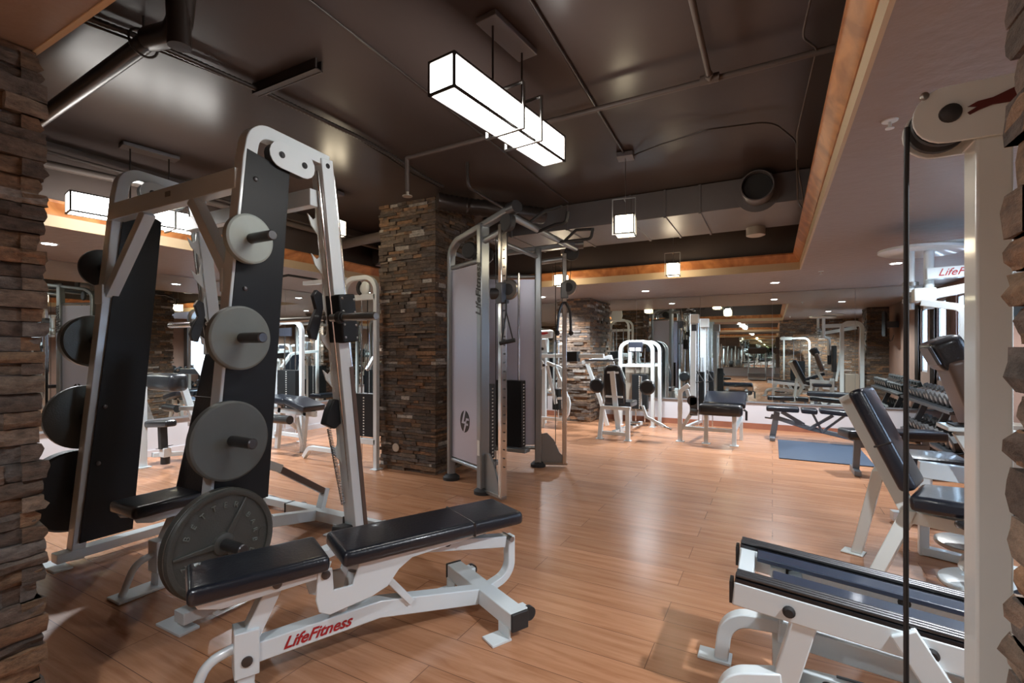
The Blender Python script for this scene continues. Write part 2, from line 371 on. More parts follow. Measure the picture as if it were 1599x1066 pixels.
# ---- ledge stone
TINTS = [(.115, .080, .056), (.085, .064, .050), (.13, .088, .055), (.07, .054, .044), (.17, .10, .058), (.14, .112, .088), (.092, .078, .068), (.12, .092, .072), (.18, .112, .066), (.078, .060, .050), (.10, .092, .088)]
TINTS = [(a * .92, b * .84, c * .77) for a, b, c in TINTS]
LT = [(.34, .31, .28), (.27, .24, .21)]
def stone(name, faces, z1, rough=False, prm=.034, rh=(.028, .055), tints=TINTS, light=.02, rmin=.10, rmax=.34):
    """faces: list of (origin xy, direction xy, length, outward normal xy)"""
    bm = bmesh.new(); lay = bm.loops.layers.float_color.new('tint')
    rng = random.Random(hash(name) % 1000 if False else len(name) * 7 + len(faces))
    z = 0.
    while z < z1 - .01:
        h = min(rng.uniform(*rh), z1 - z)
        for (o, d, L, n) in faces:
            s = 0.
            while s < L - .005:
                l = rng.uniform(rmin, rmax)
                if L - s - l < .06: l = L - s
                pr = rng.uniform(.004, prm); dz0 = .0015; t = rng.choice(tints if rng.random() > light else LT)
                f = rng.uniform(.75, 1.3); t = (t[0] * f, t[1] * f, t[2] * f, 1)
                nx, nz = (max(2, int(l / .03)), 3) if rough else (1, 1)
                e0 = pr * .9 if s < 1e-6 else 0; e1 = pr * .9 if s + l > L - 1e-4 else 0
                V = {}
                for i in range(nx + 1):
                    for j in range(nz + 1):
                        a = s - e0 + (l + e0 + e1) * i / nx; b = z + dz0 + (h - 2 * dz0) * j / nz
                        q = pr + (rng.uniform(-.006, .006) * (prm / .034 + .3) if rough else rng.uniform(-.004, .004))
                        if rough and j in (0, nz): q -= .005
                        for k_, qq in ((0, -.03), (1, q)):
                            if k_ == 0 and 0 < i < nx and 0 < j < nz: continue
                            V[i, j, k_] = bm.verts.new((o[0] + d[0] * a + n[0] * qq, o[1] + d[1] * a + n[1] * qq, b))
                fs = []
                for i in range(nx):
                    for j in range(nz): fs.append((V[i, j, 1], V[i + 1, j, 1], V[i + 1, j + 1, 1], V[i, j + 1, 1]))
                    for j in (0, nz): fs.append((V[i, j, 0], V[i + 1, j, 0], V[i + 1, j, 1], V[i, j, 1]))
                for j in range(nz):
                    for i in (0, nx): fs.append((V[i, j, 0], V[i, j + 1, 0], V[i, j + 1, 1], V[i, j, 1]))
                for q in fs:
                    fc = bm.faces.new(q)
                    for lp in fc.loops: lp[lay] = t
                s += l
        z += h
    g = G(); g.bm.free(); g.bm = bm
    return struct(name, g, 'stone')
def core(name, x0, x1, y0, y1, z1): struct(name, G().bx(x0, x1, y0, y1, 0, z1), 'rubber')
# main column in the tray
stone('column_stone', [((-3.85, 4.09), (1, 0), .73, (0, -1)), ((-3.12, 4.09), (0, 1), .72, (1, 0)), ((-3.85, 4.81), (0, -1), .72, (-1, 0)), ((-3.12, 4.81), (-1, 0), .73, (0, 1))], ZC, rh=(.025, .05), rmin=.05, rmax=.25, light=.07)
core('column_core', -3.85, -3.12, 4.09, 4.81, ZC)
# pillar by the back wall
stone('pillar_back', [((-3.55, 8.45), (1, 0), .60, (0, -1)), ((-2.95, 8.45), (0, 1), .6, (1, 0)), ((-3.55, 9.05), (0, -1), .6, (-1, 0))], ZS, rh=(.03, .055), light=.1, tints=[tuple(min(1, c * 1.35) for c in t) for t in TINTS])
core('pillar_back_core', -3.55, -2.95, 8.45, 9.05, ZS)
# pillar on the right wall
stone('pillar_right', [((1.87, 4.9), (.0, -1.), .6, (-1, 0)), ((2.24, 4.9), (-1, 0), .37, (0, 1)), ((1.87, 4.3), (1, 0), .37, (0, -1))], ZS)
core('pillar_right_core', 1.87, 2.24, 4.3, 4.9, ZS)
# the stone wall the camera looks past: an opening between x=-2.11 and x=.2
stone('wall_near_left', [((-2.11, YN), (-1, 0), 4.64, (0, 1)), ((-2.11, .10), (0, 1), YN - .10, (1, 0))], ZS, rough=True, rh=(.035, .062))
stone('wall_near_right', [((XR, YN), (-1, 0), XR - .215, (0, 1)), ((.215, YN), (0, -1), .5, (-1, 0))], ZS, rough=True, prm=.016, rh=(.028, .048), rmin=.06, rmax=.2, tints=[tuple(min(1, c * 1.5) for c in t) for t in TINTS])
struct('wall_near', G().bx(XL, -2.11, .10, YN, 0, ZS).bx(.215, XR, .10, YN, 0, ZS), 'traywall')
struct('wall_near_header', G().bx(XL, XR, .56, YN - .045, ZS + .02, ZC), 'traywall')
# ================================================================ lamps
def downlight(x, y, label, group, watts=1.):
    t = thing('recessed_downlight', label, 'ceiling light', (x, y, ZS), group)
    obj('rim', G().lathe((x, y, ZS - .006), (0, 0, 1), [(0, .052), (0, .066), (.006, .068), (.006, .052)], 28, True), 'white', t)
    obj('lens', G().lathe((x, y, ZS - .005), (0, 0, 1), [(0, .001), (0, .05), (.004, .05)], 28), 'spotglow', t)
    l = bpy.data.lights.new('downlight_lamp', 'SPOT'); l.energy = E_SPOT * watts; l.color = (.90, .95, 1.0); l.spot_size = R(140); l.spot_blend = .6; l.shadow_soft_size = .05
    o = bpy.data.objects.new('downlight_lamp', l); COL.objects.link(o); o.parent = t; o.location = (0, 0, -.02)
    return t
gb = 'round downlights in the brown soffit'
downlight(-1.80, 7.88, 'lit round downlight in the soffit above the seated hip machine', gb)
downlight(.03, 7.79, 'lit round downlight in the soffit above the grey incline bench', gb)
downlight(-3.63, 7.88, 'round downlight in the soffit in front of the back stone pillar', gb)
downlight(1.2, 6.7, 'round downlight in the right soffit over the dumbbell rack', gb)
downlight(1.2, 4.05, 'round downlight in the right soffit over the reclined leg machine', gb, .3)
downlight(1.2, 1.6, 'round downlight in the right soffit nearest the stone opening', gb)
downlight(-5.74, 1.86, 'lit round downlight in the left soffit near the ledge stone corner', gb)
downlight(-5.9, 3.85, 'round downlight in the left soffit beside the white stack machine', gb)
downlight(-5.9, 5.9, 'round downlight in the left soffit near the back left corner', gb)
downlight(-1.0, -.3, 'round downlight over the stone opening by the camera', gb, .3)
downlight(-5.9, -3.5, 'added round downlight brightening the left side of the room behind', gb, 1.8)  # this and the following rear downlights are added to brighten the mirrored room
for q_, n_ in ((-1.6, 'first'), (-3.4, 'second'), (-6.0, 'third')): downlight(-3.4, q_, 'added round downlight brightening the room behind, %s from the opening' % n_, gb, 1.8)
downlight(1.3, -3.5, 'added round downlight brightening the right side of the room behind', gb, 1.8)

def lamp_box(t, L, W, H, zt, mats='shade', rings=(), ringw=.26, ringh=.2):
    """frosted box lamp: local axes, length along y, top at zt"""
    z0 = zt - H
    obj('shade', G().bx(-W / 2, W / 2, -L / 2, L / 2, z0, zt), mats, t, world=False, smooth=False)
    obj('light_block_cap', G().bx(-W / 2, W / 2, -L / 2, L / 2, zt + .001, zt + .006), 'lampframe', t, world=False)  # opaque sheet added on top to keep the shade's light off the ceiling
    f = .011; g = G()
    for x in (-W / 2, W / 2):
        for y in (-L / 2, L / 2): g.box((x, y, (z0 + zt) / 2), (f, f, H + f))
        for z in (z0, zt): g.box((x, 0, z), (f, L + f, f))
    for y in (-L / 2, L / 2):
        for z in (z0, zt): g.box((0, y, z), (W + f, f, f))
    obj('frame', g, 'lampframe', t, world=False)
    for y in rings:
        g = G().path([(-ringw / 2, y, z0 - .012), (ringw / 2, y, z0 - .012), (ringw / 2, y, z0 - .012 + ringh), (-ringw / 2, y, z0 - .012 + ringh)], .018, .007, (0, 1, 0), closed=True)
        obj('ring', g, 'steel', t, world=False)
def long_pendant(x, y, zt, rz, label, H=.14):
    t = thing('pendant_light', label, 'pendant light', (x, y, 0), 'long box pendants with two hanging rods', rz)
    lamp_box(t, .97, .14, H, zt, rings=(-.02, .15), ringw=.23, ringh=.23)
    for yy in (-.12, .14): obj('hanging_rod', G().cyl((0, yy, zt), (0, yy, ZC), .0055, 8), 'lampframe', t, world=False)
    obj('canopy', G().box((0, .01, ZC - .018), (.12, .38, .03)), 'galv', t, .004, world=False)
    return t
long_pendant(-1.19, 2.155, 2.55, R(-6), 'long lit box pendant hanging above the near black bench')
long_pendant(-4.42, 2.04, 2.45, R(-9), 'long lit box pendant half hidden behind the smith machine')
for yy, nm in ((-2.6, 'nearest'), (-5.2, 'middle'), (-7.6, 'farthest')):
    long_pendant(-1.15, yy, 2.5, 0, 'long box pendant of the room behind, the %s of three in the mirror' % nm)
def cube_pendant(x, y, z0, label, rz=0.):
    t = thing('pendant_light', label, 'pendant light', (x, y, 0), 'small cube pendants on single rods', rz)
    lamp_box(t, .15, .15, .15, z0 + .15, 'shadewarm')
    obj('ring', G().path([(-.09, -.1, z0 - .012), (.09, -.1, z0 - .012), (.09, -.1, z0 + .27), (-.09, -.1, z0 + .27)], .01, .006, (0, 1, 0), closed=True)
        .bar((0, -.1, z0 + .27), (0, 0, z0 + .27), .006, .006), 'steel', t, world=False)
    obj('hanging_rod', G().cyl((0, 0, z0 + .15), (0, 0, ZC), .003, 6), 'steel', t, world=False)
    obj('canopy', G().box((0, 0, ZC - .025), (.13, .13, .035)), 'galv', t, .003, world=False)
    return t
cube_pendant(-1.06, 3.93, 2.25, 'lit cube pendant hanging in front of the sheet metal duct', R(8))
cube_pendant(-1.1, 6.33, 2.25, 'lit cube pendant hanging before the far orange trim, above the mirror wall', R(4))
cube_pendant(-2.62, 6.33, 2.22, 'lit cube pendant right of the cable station rope', 0)
cube_pendant(-3.9, 3.46, 2.47, 'lit cube pendant seen between smith machine rail and stone column', R(5))
# ================================================================ smith machine
def leg(z): return 1.335 + .0986 * z           # centre line of the front leg (y at height z)
def rail(z): return 2.335 - .118 * z           # centre line of the back rail
SX = (-2.42, -3.76)
sm = thing('smith_machine', 'white smith machine with black side panels and hanging plate pegs', 'smith machine', (-3.09, 1.9, 0))
for i, X in enumerate(SX):
    out = 1 if i == 0 else -1
    g = G()
    g.path(fil([(X, leg(.03), .03), (X, leg(2.3), 2.3), (X, leg(2.47) + .015, 2.475), (X, rail(2.455) + .03, 2.455)], [0, .15], 8), .075, .07, (1, 0, 0))
    sf = obj('side_frame', g, 'white', sm, .004)
    g = G().path([(X, 1.24, .065), (X, 2.50, .065)], .083, .055, (1, 0, 0)).path(fil([(X, 2.5, .065), (X, 2.62, .065), (X, 2.70, .02)], .05), .075, .05, (1, 0, 0))
    obj('base_tube', g, 'white', sm, .004)
    for yy, ww in ((1.26, .15), (2.66, .12)): obj('foot_plate', G().bx(X - ww, X + ww * .35 if out > 0 else X + ww * .5, yy - .045, yy + .045, .0, .012), 'white', sm, .002)
    g = G().path([(X, rail(.09), .09), (X, rail(2.46), 2.46)], .10, .085, (1, 0, 0))
    obj('back_rail', g, 'white', sm, .004)
    g = G()
    g.cyl((X + .02 * out, rail(.12) + .062, .12), (X + .02 * out, rail(2.38) + .062, 2.38), .017, 14)
    g.cyl((X + .02 * out, rail(.12) - .055, .30), (X + .02 * out, rail(2.38) - .055, 2.38), .008, 10)
    obj('guide_rod', g, 'chrome', sm)
    obj('wear_strip', G().path([(X + .05 * out, rail(.15) + .04, .15), (X + .05 * out, rail(1.2) + .04, 1.2)], .012, .03, (1, 0, 0)), 'brownplastic', sm)
    # notched catch plate in front of the rail
    o1 = []; z = .55
    o1 += [(.0, .42), (-.035, .46)]
    while z < 2.15:
        o1 += [(-.035, z), (-.055, z + .05), (-.10, z + .10), (-.118, z + .165), (-.10, z + .15), (-.082, z + .135), (-.062, z + .15), (-.055, z + .19)]
        z += .235
    o1 += [(-.04, z + .02), (0, z + .04)]
    pts = [(rail(b) + a, b) for a, b in o1]
    obj('catch_plate', G().plate(pts, (X - .03 * out, 0, 0), (0, 1, 0), (0, 0, 1), .008), 'whiteold', sm, .001)
    # black side panel
    if i == 0: pts = [(leg(.5) - .02, .50), (leg(.5) + .28, .52), (leg(2.3) + .235, 2.30), (leg(2.34) - .02, 2.345)]; xp = X + .036
    else: pts = [(leg(.15) - .01, .13), (leg(.15) + .27, .13), (leg(2.2) + .24, 2.19), (leg(2.27) + .02, 2.28)]; xp = X + .05
    pn = obj('side_panel', G().plate(pts, (xp, 0, 0), (0, 1, 0), (0, 0, 1), .006), 'blackpanel', sm, .002)
    for z in ((.75, 1.62, 2.2) if i == 0 else (.6, .95, 1.7)):
        obj('bolt', G().lathe((xp, leg(z) + .04, z), (1, 0, 0), [(0, .014), (.008, .013), (.012, .007)], 12), 'darksteel', pn)
    # pulley cover at the top
    for kx in (1,):
        L, r = .145, .072; ca, sa = math.cos(R(-4)), math.sin(R(-4)); yc, zc = 1.80, 2.365
        pc = obj('pulley_cover', G().plate([(yc + a * ca - b * sa, zc + a * sa + b * ca) for a, b in stad(L, r)], (X + .062, 0, 0), (0, 1, 0), (0, 0, 1), .006), 'white', sm, .001)
        obj('pulley', G().plate([(yc + a * ca - b * sa, zc + a * sa + b * ca) for a, b in stad(L, r - .006)], (X + .03, 0, 0), (0, 1, 0), (0, 0, 1), .05), 'rubber', pc)
        for s in (-1, 1): obj('bolt', G().lathe((X + .064, yc + s * L / 2 * ca, zc + s * L / 2 * sa), (1, 0, 0), [(0, .018), (.004, .018), (.004, .011), (.008, .010)], 14), 'blackvinyl', pc)
    obj('top_bolt', G().lathe((X + .045 * 1, rail(2.42), 2.42), (1, 0, 0), [(0, .017), (.005, .016), (.006, .008)], 12), 'blackvinyl', sm)
    # plate pegs
    for z in ((.385, .865, 1.365, 1.865) if i == 0 else (.42, .88, 1.365, 1.84)):
        obj('plate_peg', G().lathe((X + .03 * out, leg(z), z), (out, 0, 0), [(0, .035), (.012, .035), (.012, .0255), (.245, .0255), (.25, .021)], 20), 'darksteel', sm)
    # bar carriage
    zc = 1.505
    g = G().box((X + .03 * out, rail(zc) + .02, zc), (.13, .13, .30), rotx(R(6.7)))
    cg = obj('bar_carriage', g, 'blackpanel', sm, .01)
    for dz in (-.12, -.04, .04, .12):
        for dy in (-.045, .05):
            obj('bolt', G().lathe((X + (.095) * out, rail(zc) + .02 + dy - .118 * dz, zc + dz), (out, 0, 0), [(0, .008), (.004, .008), (.007, .004)], 8), 'steel', cg)
    hk = [(-.06, -.13), (-.02, -.14), (.01, -.03), (.03, .06), (.02, .15), (-.02, .17), (-.045, .13), (-.02, .05), (-.055, -.02), (-.075, -.08)]
    obj('safety_hook', G().plate([(rail(zc) - .105 + a, zc + b - .0) for a, b in hk], (X - .04 * out, 0, 0), (0, 1, 0), (0, 0, 1), .03), 'blackvinyl', sm, .004)
    # lower stop with its spring
    zs = .90
    st = obj('spring_stop', G().plate([(rail(zs) - .16, zs - .05), (rail(zs) - .08, zs - .09), (rail(zs) - .03, zs - .06), (rail(zs) - .04, zs + .09), (rail(zs) - .09, zs + .10), (rail(zs) - .13, zs + .04)], (X - .02 * out, 0, 0), (0, 1, 0), (0, 0, 1), .05), 'blackpanel', sm, .008)
    pts = []; a0 = Vector((X + .0 * out, rail(.8) - .14, .82)); a1 = Vector((X + .0 * out, rail(.3) - .085, .32)); N = 300
    for k_ in range(N + 1):
        f = k_ / N; ph = f * 2 * PI * 46; c = a0.lerp(a1, f); pts.append(c + Vector((math.cos(ph) * .012, math.sin(ph) * .012, 0)))
    obj('coil_spring', G().tube(pts, .003, 4), 'darksteel', sm)
    obj('rubber_stop', G().box((X - .02, rail(.13) - .09, .135), (.09, .12, .085), rotx(R(-8))), 'rubber', sm, .012)
# cross beams and gussets
x0, x1 = SX[1], SX[0]; yb = leg(2.18) - .01
obj('crossbeam', G().path([(x0, yb, 2.19), (x1, yb, 2.19)], .07, .105, (0, 1, 0)), 'white', sm, .004)
obj('crossbeam', G().path([(x0, rail(2.22) - .08, 2.22), (x1, rail(2.22) - .08, 2.22)], .06, .10, (0, 1, 0)), 'white', sm, .004)
obj('crossbeam', G().path([(x0, 2.58, .06), (x1, 2.58, .06)], .05, .06, (0, 1, 0)), 'white', sm, .004)
for s, xx in ((1, x0), (-1, x1)):
    obj('gusset_brace', G().path([(xx + s * .42, yb, 2.14), (xx + s * .02, yb - .03, 1.66)], .065, .06, (0, 1, 0)).bx(xx - .04, xx + .06 * s + (.0 if s > 0 else .04), yb - .09, yb - .08, 1.60, 1.72), 'white', sm, .003)
obj('decal', G().box((-3.05, yb - .037, 2.20), (.05, .003, .03)), 'steel', sm)
# barbell riding in the carriages
bb = thing('smith_barbell', 'long steel bar resting across the smith machine carriages', 'barbell', (-3.09, rail(1.505) - .0, 1.505))
yB = rail(1.505) - .055
obj('bar_shaft', G().cyl((-3.72, yB, 1.505), (-2.46, yB, 1.505), .016, 16), 'steel', bb)
for s, xx in ((1, SX[0]), (-1, SX[1])):
    sl = obj('bar_sleeve', G().lathe((xx + .02 * s, yB, 1.505), (s, 0, 0), [(0, .024), (.36 if s > 0 else .44, .024), (.37 if s > 0 else .45, .02)], 22), 'steel' if s > 0 else 'chrome', bb)
    obj('collar', G().lathe((xx + .085 * s, yB, 1.505), (s, 0, 0), [(0, .038), (.035, .038), (.035, .03), (.05, .03)], 22), 'rubber', bb)

# ================================================================ weight plates (axis along x)
def plate_thing(x, z, r, th, m, label, s, group, front=None):
    y = leg(z)
    t = thing('weight_plate', label, 'weight plate', (x, y, z - r), group)
    hr = .027
    pr = [(0, hr), (0, r - .012), (th * .15, r), (th * .85, r), (th, r - .012), (th, hr), (th, hr - .002), (0, hr - .002)]
    g = G()
    g.lathe((x, y, z), (s, 0, 0), [(.001, r - .012), (th * .15, r), (th * .85, r), (th, r - .010), (th, r - .011)], 64)
    body = obj('disc', g, m, t)
    if front: front(t, x + s * th, y, z, r, s)
    return t
def arc_text(t, x, y, z, body, r, a0, da, size, m='plategrey', flip=1):
    """letters around a circle in the y-z plane seen from +x"""
    for i, ch in enumerate(body):
        a = a0 - i * da * flip; c, s_ = math.cos(a), math.sin(a)
        if ch == ' ': continue
        p = (x, y + c * r, z + s_ * r); up = (0, c * flip, s_ * flip); rt = (0, s_ * flip, -c * flip)
        text('raised_letter', ch, size, m, basis(p, rt, up), t, .005)  # letters paler than the iron: their highlights are put into the colour
def olympic(t, x, y, z, r, s):
    g = G().lathe((x, y, z), (s, 0, 0), [(-.002, r - .035), (.010, r - .032), (.014, r - .022), (.014, r - .008), (.004, r - .001), (-.002, r - .002)], 64)
    # ring only: remove caps
    for f in [f for f in g.bm.faces if len(f.verts) > 4]: g.bm.faces.remove(f)
    obj('raised_rim', g, 'castiron', t)
    hb = obj('hub', G().lathe((x, y, z), (s, 0, 0), [(0, .055), (.014, .050), (.018, .040), (.018, .03)], 32), 'castiron', t)
    for a in (R(60), R(180), R(300)):
        g = G().plate([(-.014, .04), (.014, .04), (.006, r - .035), (-.006, r - .035)], (x + .005, y, z), (0, -math.sin(a), math.cos(a)), (0, math.cos(a), math.sin(a)), .014)
        obj('spoke', g, 'castiron', t, .003)
    arc_text(t, x + .002, y, z, 'BETTER', r * .70, R(155), R(17), .038)
    arc_text(t, x + .002, y, z, 'BARBELL', r * .62, R(40), R(17), .034)
    arc_text(t, x + .002, y, z, '20KG 45LBS', r * .72, R(196), R(13), .036, flip=-1)
    g = G().lathe((x, y + r * .80 * math.cos(R(4)), z + r * .80 * math.sin(R(-2))), (s, 0, 0), [(0, .026), (.003, .026), (.003, .022), (0, .022)], 24, True)
    obj('round_emblem', g, 'castiron', t)
xr = SX[0] + .07
plate_thing(xr, .385, .258, .05, 'castiron', 'large grey cast iron plate with raised lettering, lowest on the smith machine', 1, 'plates on the right side of the smith machine', olympic)
plate_thing(xr, .865, .193, .045, 'platedark', 'smooth dark grey plate above the lettered cast iron plate', 1, 'plates on the right side of the smith machine')
plate_thing(xr, 1.365, .158, .045, 'plategrey', 'mid grey smooth plate level with the smith bar', 1, 'plates on the right side of the smith machine')
plate_thing(xr, 1.865, .124, .045, 'platelight', 'small pale chipped plate on the topmost right peg', 1, 'plates on the right side of the smith machine')
xl = SX[1] - .10
def rimmed(t, x, y, z, r, s):
    g = G().lathe((x, y, z), (s, 0, 0), [(-.002, r - .03), (.008, r - .028), (.010, r - .01), (-.002, r - .002)], 48)
    for f in [f for f in g.bm.faces if len(f.verts) > 4]: g.bm.faces.remove(f)
    obj('raised_rim', g, 'castiron', t)
gl = 'plates on the left side of the smith machine'
plate_thing(xl, .42, .25, .10, 'rubber', 'very thick dark plate on the lowest left smith machine peg', -1, gl)
plate_thing(xl, .88, .20, .04, 'castiron', 'dark lettered plate on the second left peg from the floor', -1, gl, rimmed)
plate_thing(xl, 1.365, .165, .07, 'castiron', 'dark thick smooth plate on the third left peg', -1, gl)
plate_thing(xl, 1.84, .122, .03, 'rubber', 'small black rimmed plate on the topmost left peg', -1, gl, rimmed)

# ================================================================ adjustable benches
def bench(label, loc, rz, back=0., seat=1.):
    """local: y from front foot to rear T base"""
    t = thing('weight_bench', label, 'bench', loc, None, rz); W = False; hw = .135
    def o(n, g, m, p=t, b=.004): return obj(n, g, m, p, b, world=False)
    ms = rotx(R(seat))
    sp = o('seat_pad', G().pad((0, .19 if back < 30 else .135, .465), (.27, .47 if back < 30 else .36, .065), ms, .028, 4), 'navy', t, 0)
    # back pad hinged at y=.45
    hg = Vector((0, .47 if back < 30 else .36, .415)); mb = rotx(R(back))
    B = lambda a, b, x=0: hg + mb @ Vector((x, a, b))
    bp = o('back_pad', G().pad(B(.44, .055), (.29, .88, .065), mb, .028, 4), 'navy', t, 0)
    o('seam', G().pad(B(.60, .055), (.293, .012, .068), mb, .004, 1), 'blackvinyl', bp, 0)
    for s in (-1, 1):
        x = s * .085
        # seat side plate with a rounded nose
        q = [(-.03 + .02, .405), (.06, .385), (.42, .40), (.44, .455), (.0, .455), (-.03, .44)]
        o('seat_bracket', G().plate([(a, b + (a - .2) * math.tan(R(seat))) for a, b in q], (x, 0, 0), (0, 1, 0), (0, 0, 1), .01), 'white', t, .003)
        if back < 30:
            q = [(.385, .435), (.44, .435), (.446, .345), (.52, .345), (.548, .43), (.56, .46), (1.15, .465), (1.18, .445), (1.16, .42), (.78, .395), (.72, .36), (.67, .30), (.60, .275), (.43, .25), (.39, .272), (.378, .32)]
            o('gooseneck_plate', G().plate([(a, b) for a, b in q], (x * 1.05, 0, 0), (0, 1, 0), (0, 0, 1), .012), 'white', t, .003)
            for a, b in ((.415, .415), (.60, .445), (.90, .455)): o('bolt', G().lathe((x * 1.05, a, b), (s, 0, 0), [(0, .018), (.012, .017), (.014, .011)], 14), 'darksteel', t, 0)
        else:
            q = [(.02, -.03), (.75, -.01), (.78, .02), (.02, .03)]
            o('back_bracket', G().plate([tuple((B(a, b - .0)).yz) for a, b in q], (x, 0, 0), (0, 1, 0), (0, 0, 1), .012), 'white', t, .003)
        o('bolt', G().lathe((x, .24, .425), (s, 0, 0), [(0, .018), (.012, .017), (.014, .011)], 14), 'darksteel', t, 0)
    o('front_leg', G().path([(0, .26, .43), (0, .15, .20), (0, .14, .012)], .07, .06, (1, 0, 0)), 'white')
    o('front_leg_clamp', G().box((0, .145, .17), (.095, .085, .17)), 'white')
    o('pivot_bolt', G().lathe((.045, .145, .145), (1, 0, 0), [(0, .02), (.008, .019), (.01, .011)], 14), 'darksteel', t, 0)
    o('pivot_bolt', G().lathe((-.045, .145, .145), (-1, 0, 0), [(0, .02), (.008, .019), (.01, .011)], 14), 'darksteel', t, 0)
    o('front_handle', G().tube(fil([(0, .13, .19), (0, .02, .16), (0, -.04, .015)], .09, 8), .018, 12), 'white', t, 0)
    o('front_foot', G().box((0, .05, .008), (.13, .26, .015)), 'white')
    bm_ = o('base_beam', G().path([(0, .17, .155), (0, .66, .175), (0, 1.16, .085)], .065, .075, (1, 0, 0)), 'white')
    o('column', G().cyl((0, .50, .19), (0, .55, .36), .022, 14), 'white', t, 0)
    o('brace', G().path([(0, .66, .34), (0, .80, .17)], .10, .03, (1, 0, 0)), 'white')
    T = o('rear_crossbar', G().box((0, 1.2, .085), (.62, .085, .075)), 'white')
    for s in (-1, 1):
        o('end_cap', G().box((s * .317, 1.2, .085), (.015, .09, .08)), 'rubber', T)
        o('floor_tab', G().box((s * .26, 1.115, .006), (.09, .1, .01)).box((s * .26, 1.155, .03), (.09, .008, .05)), 'white', T, .001)
        w = o('wheel_bracket', G().box((s * .25, 1.262, .085), (.06, .05, .04)), 'white', T)
        o('wheel', G().cyl((s * .27 - .012, 1.285, .075), (s * .27 + .012, 1.285, .075), .032, 18), 'rubber', w, 0)
    if back < 30:
        o('curved_upright', G().path(fil([(0, 1.22, .10), (0, 1.36, .14), (0, 1.36, .34)], .12, 8), .05, .04, (1, 0, 0)), 'white')
        o('adjust_strut', G().path([(0, .86, .40), (0, 1.32, .32)], .06, .055, (1, 0, 0)), 'white')
        o('strut_bolt', G().cyl((-.042, 1.35, .33), (.042, 1.35, .33), .014, 12), 'steel', t, 0)
        o('lock_knob', G().cyl((-.045, .98, .40), (.045, .98, .40), .022, 12), 'rubber', t, 0)
    else:
        o('curved_upright', G().path([(0, 1.22, .10), (0, 1.27, .26)], .06, .04, (1, 0, 0)), 'white')
        o('adjust_strut', G().path([(0, .86, .50), (0, 1.25, .24)], .045, .045, (1, 0, 0)), 'brownplastic')
        o('strut_clevis', G().path([(0, .74, .56), (0, .88, .49)], .065, .055, (1, 0, 0)), 'white')
    if back < 30:
        text('lettering', 'LifeFitness', .062, 'red', basis((.0345, .40, .163), (0, 1, .04), (0, 0, 1)), bm_, .0008, world=False, shear=.45, xs=1.0, offset=.0012)
    return t
bench('black padded flat bench with white frame standing in front of the smith machine', (-1.83, 1.01, 0), R(-27))
bench('upright backed bench with white frame standing inside the smith machine', (-3.00, 1.30, 0), R(0), back=78, seat=0)
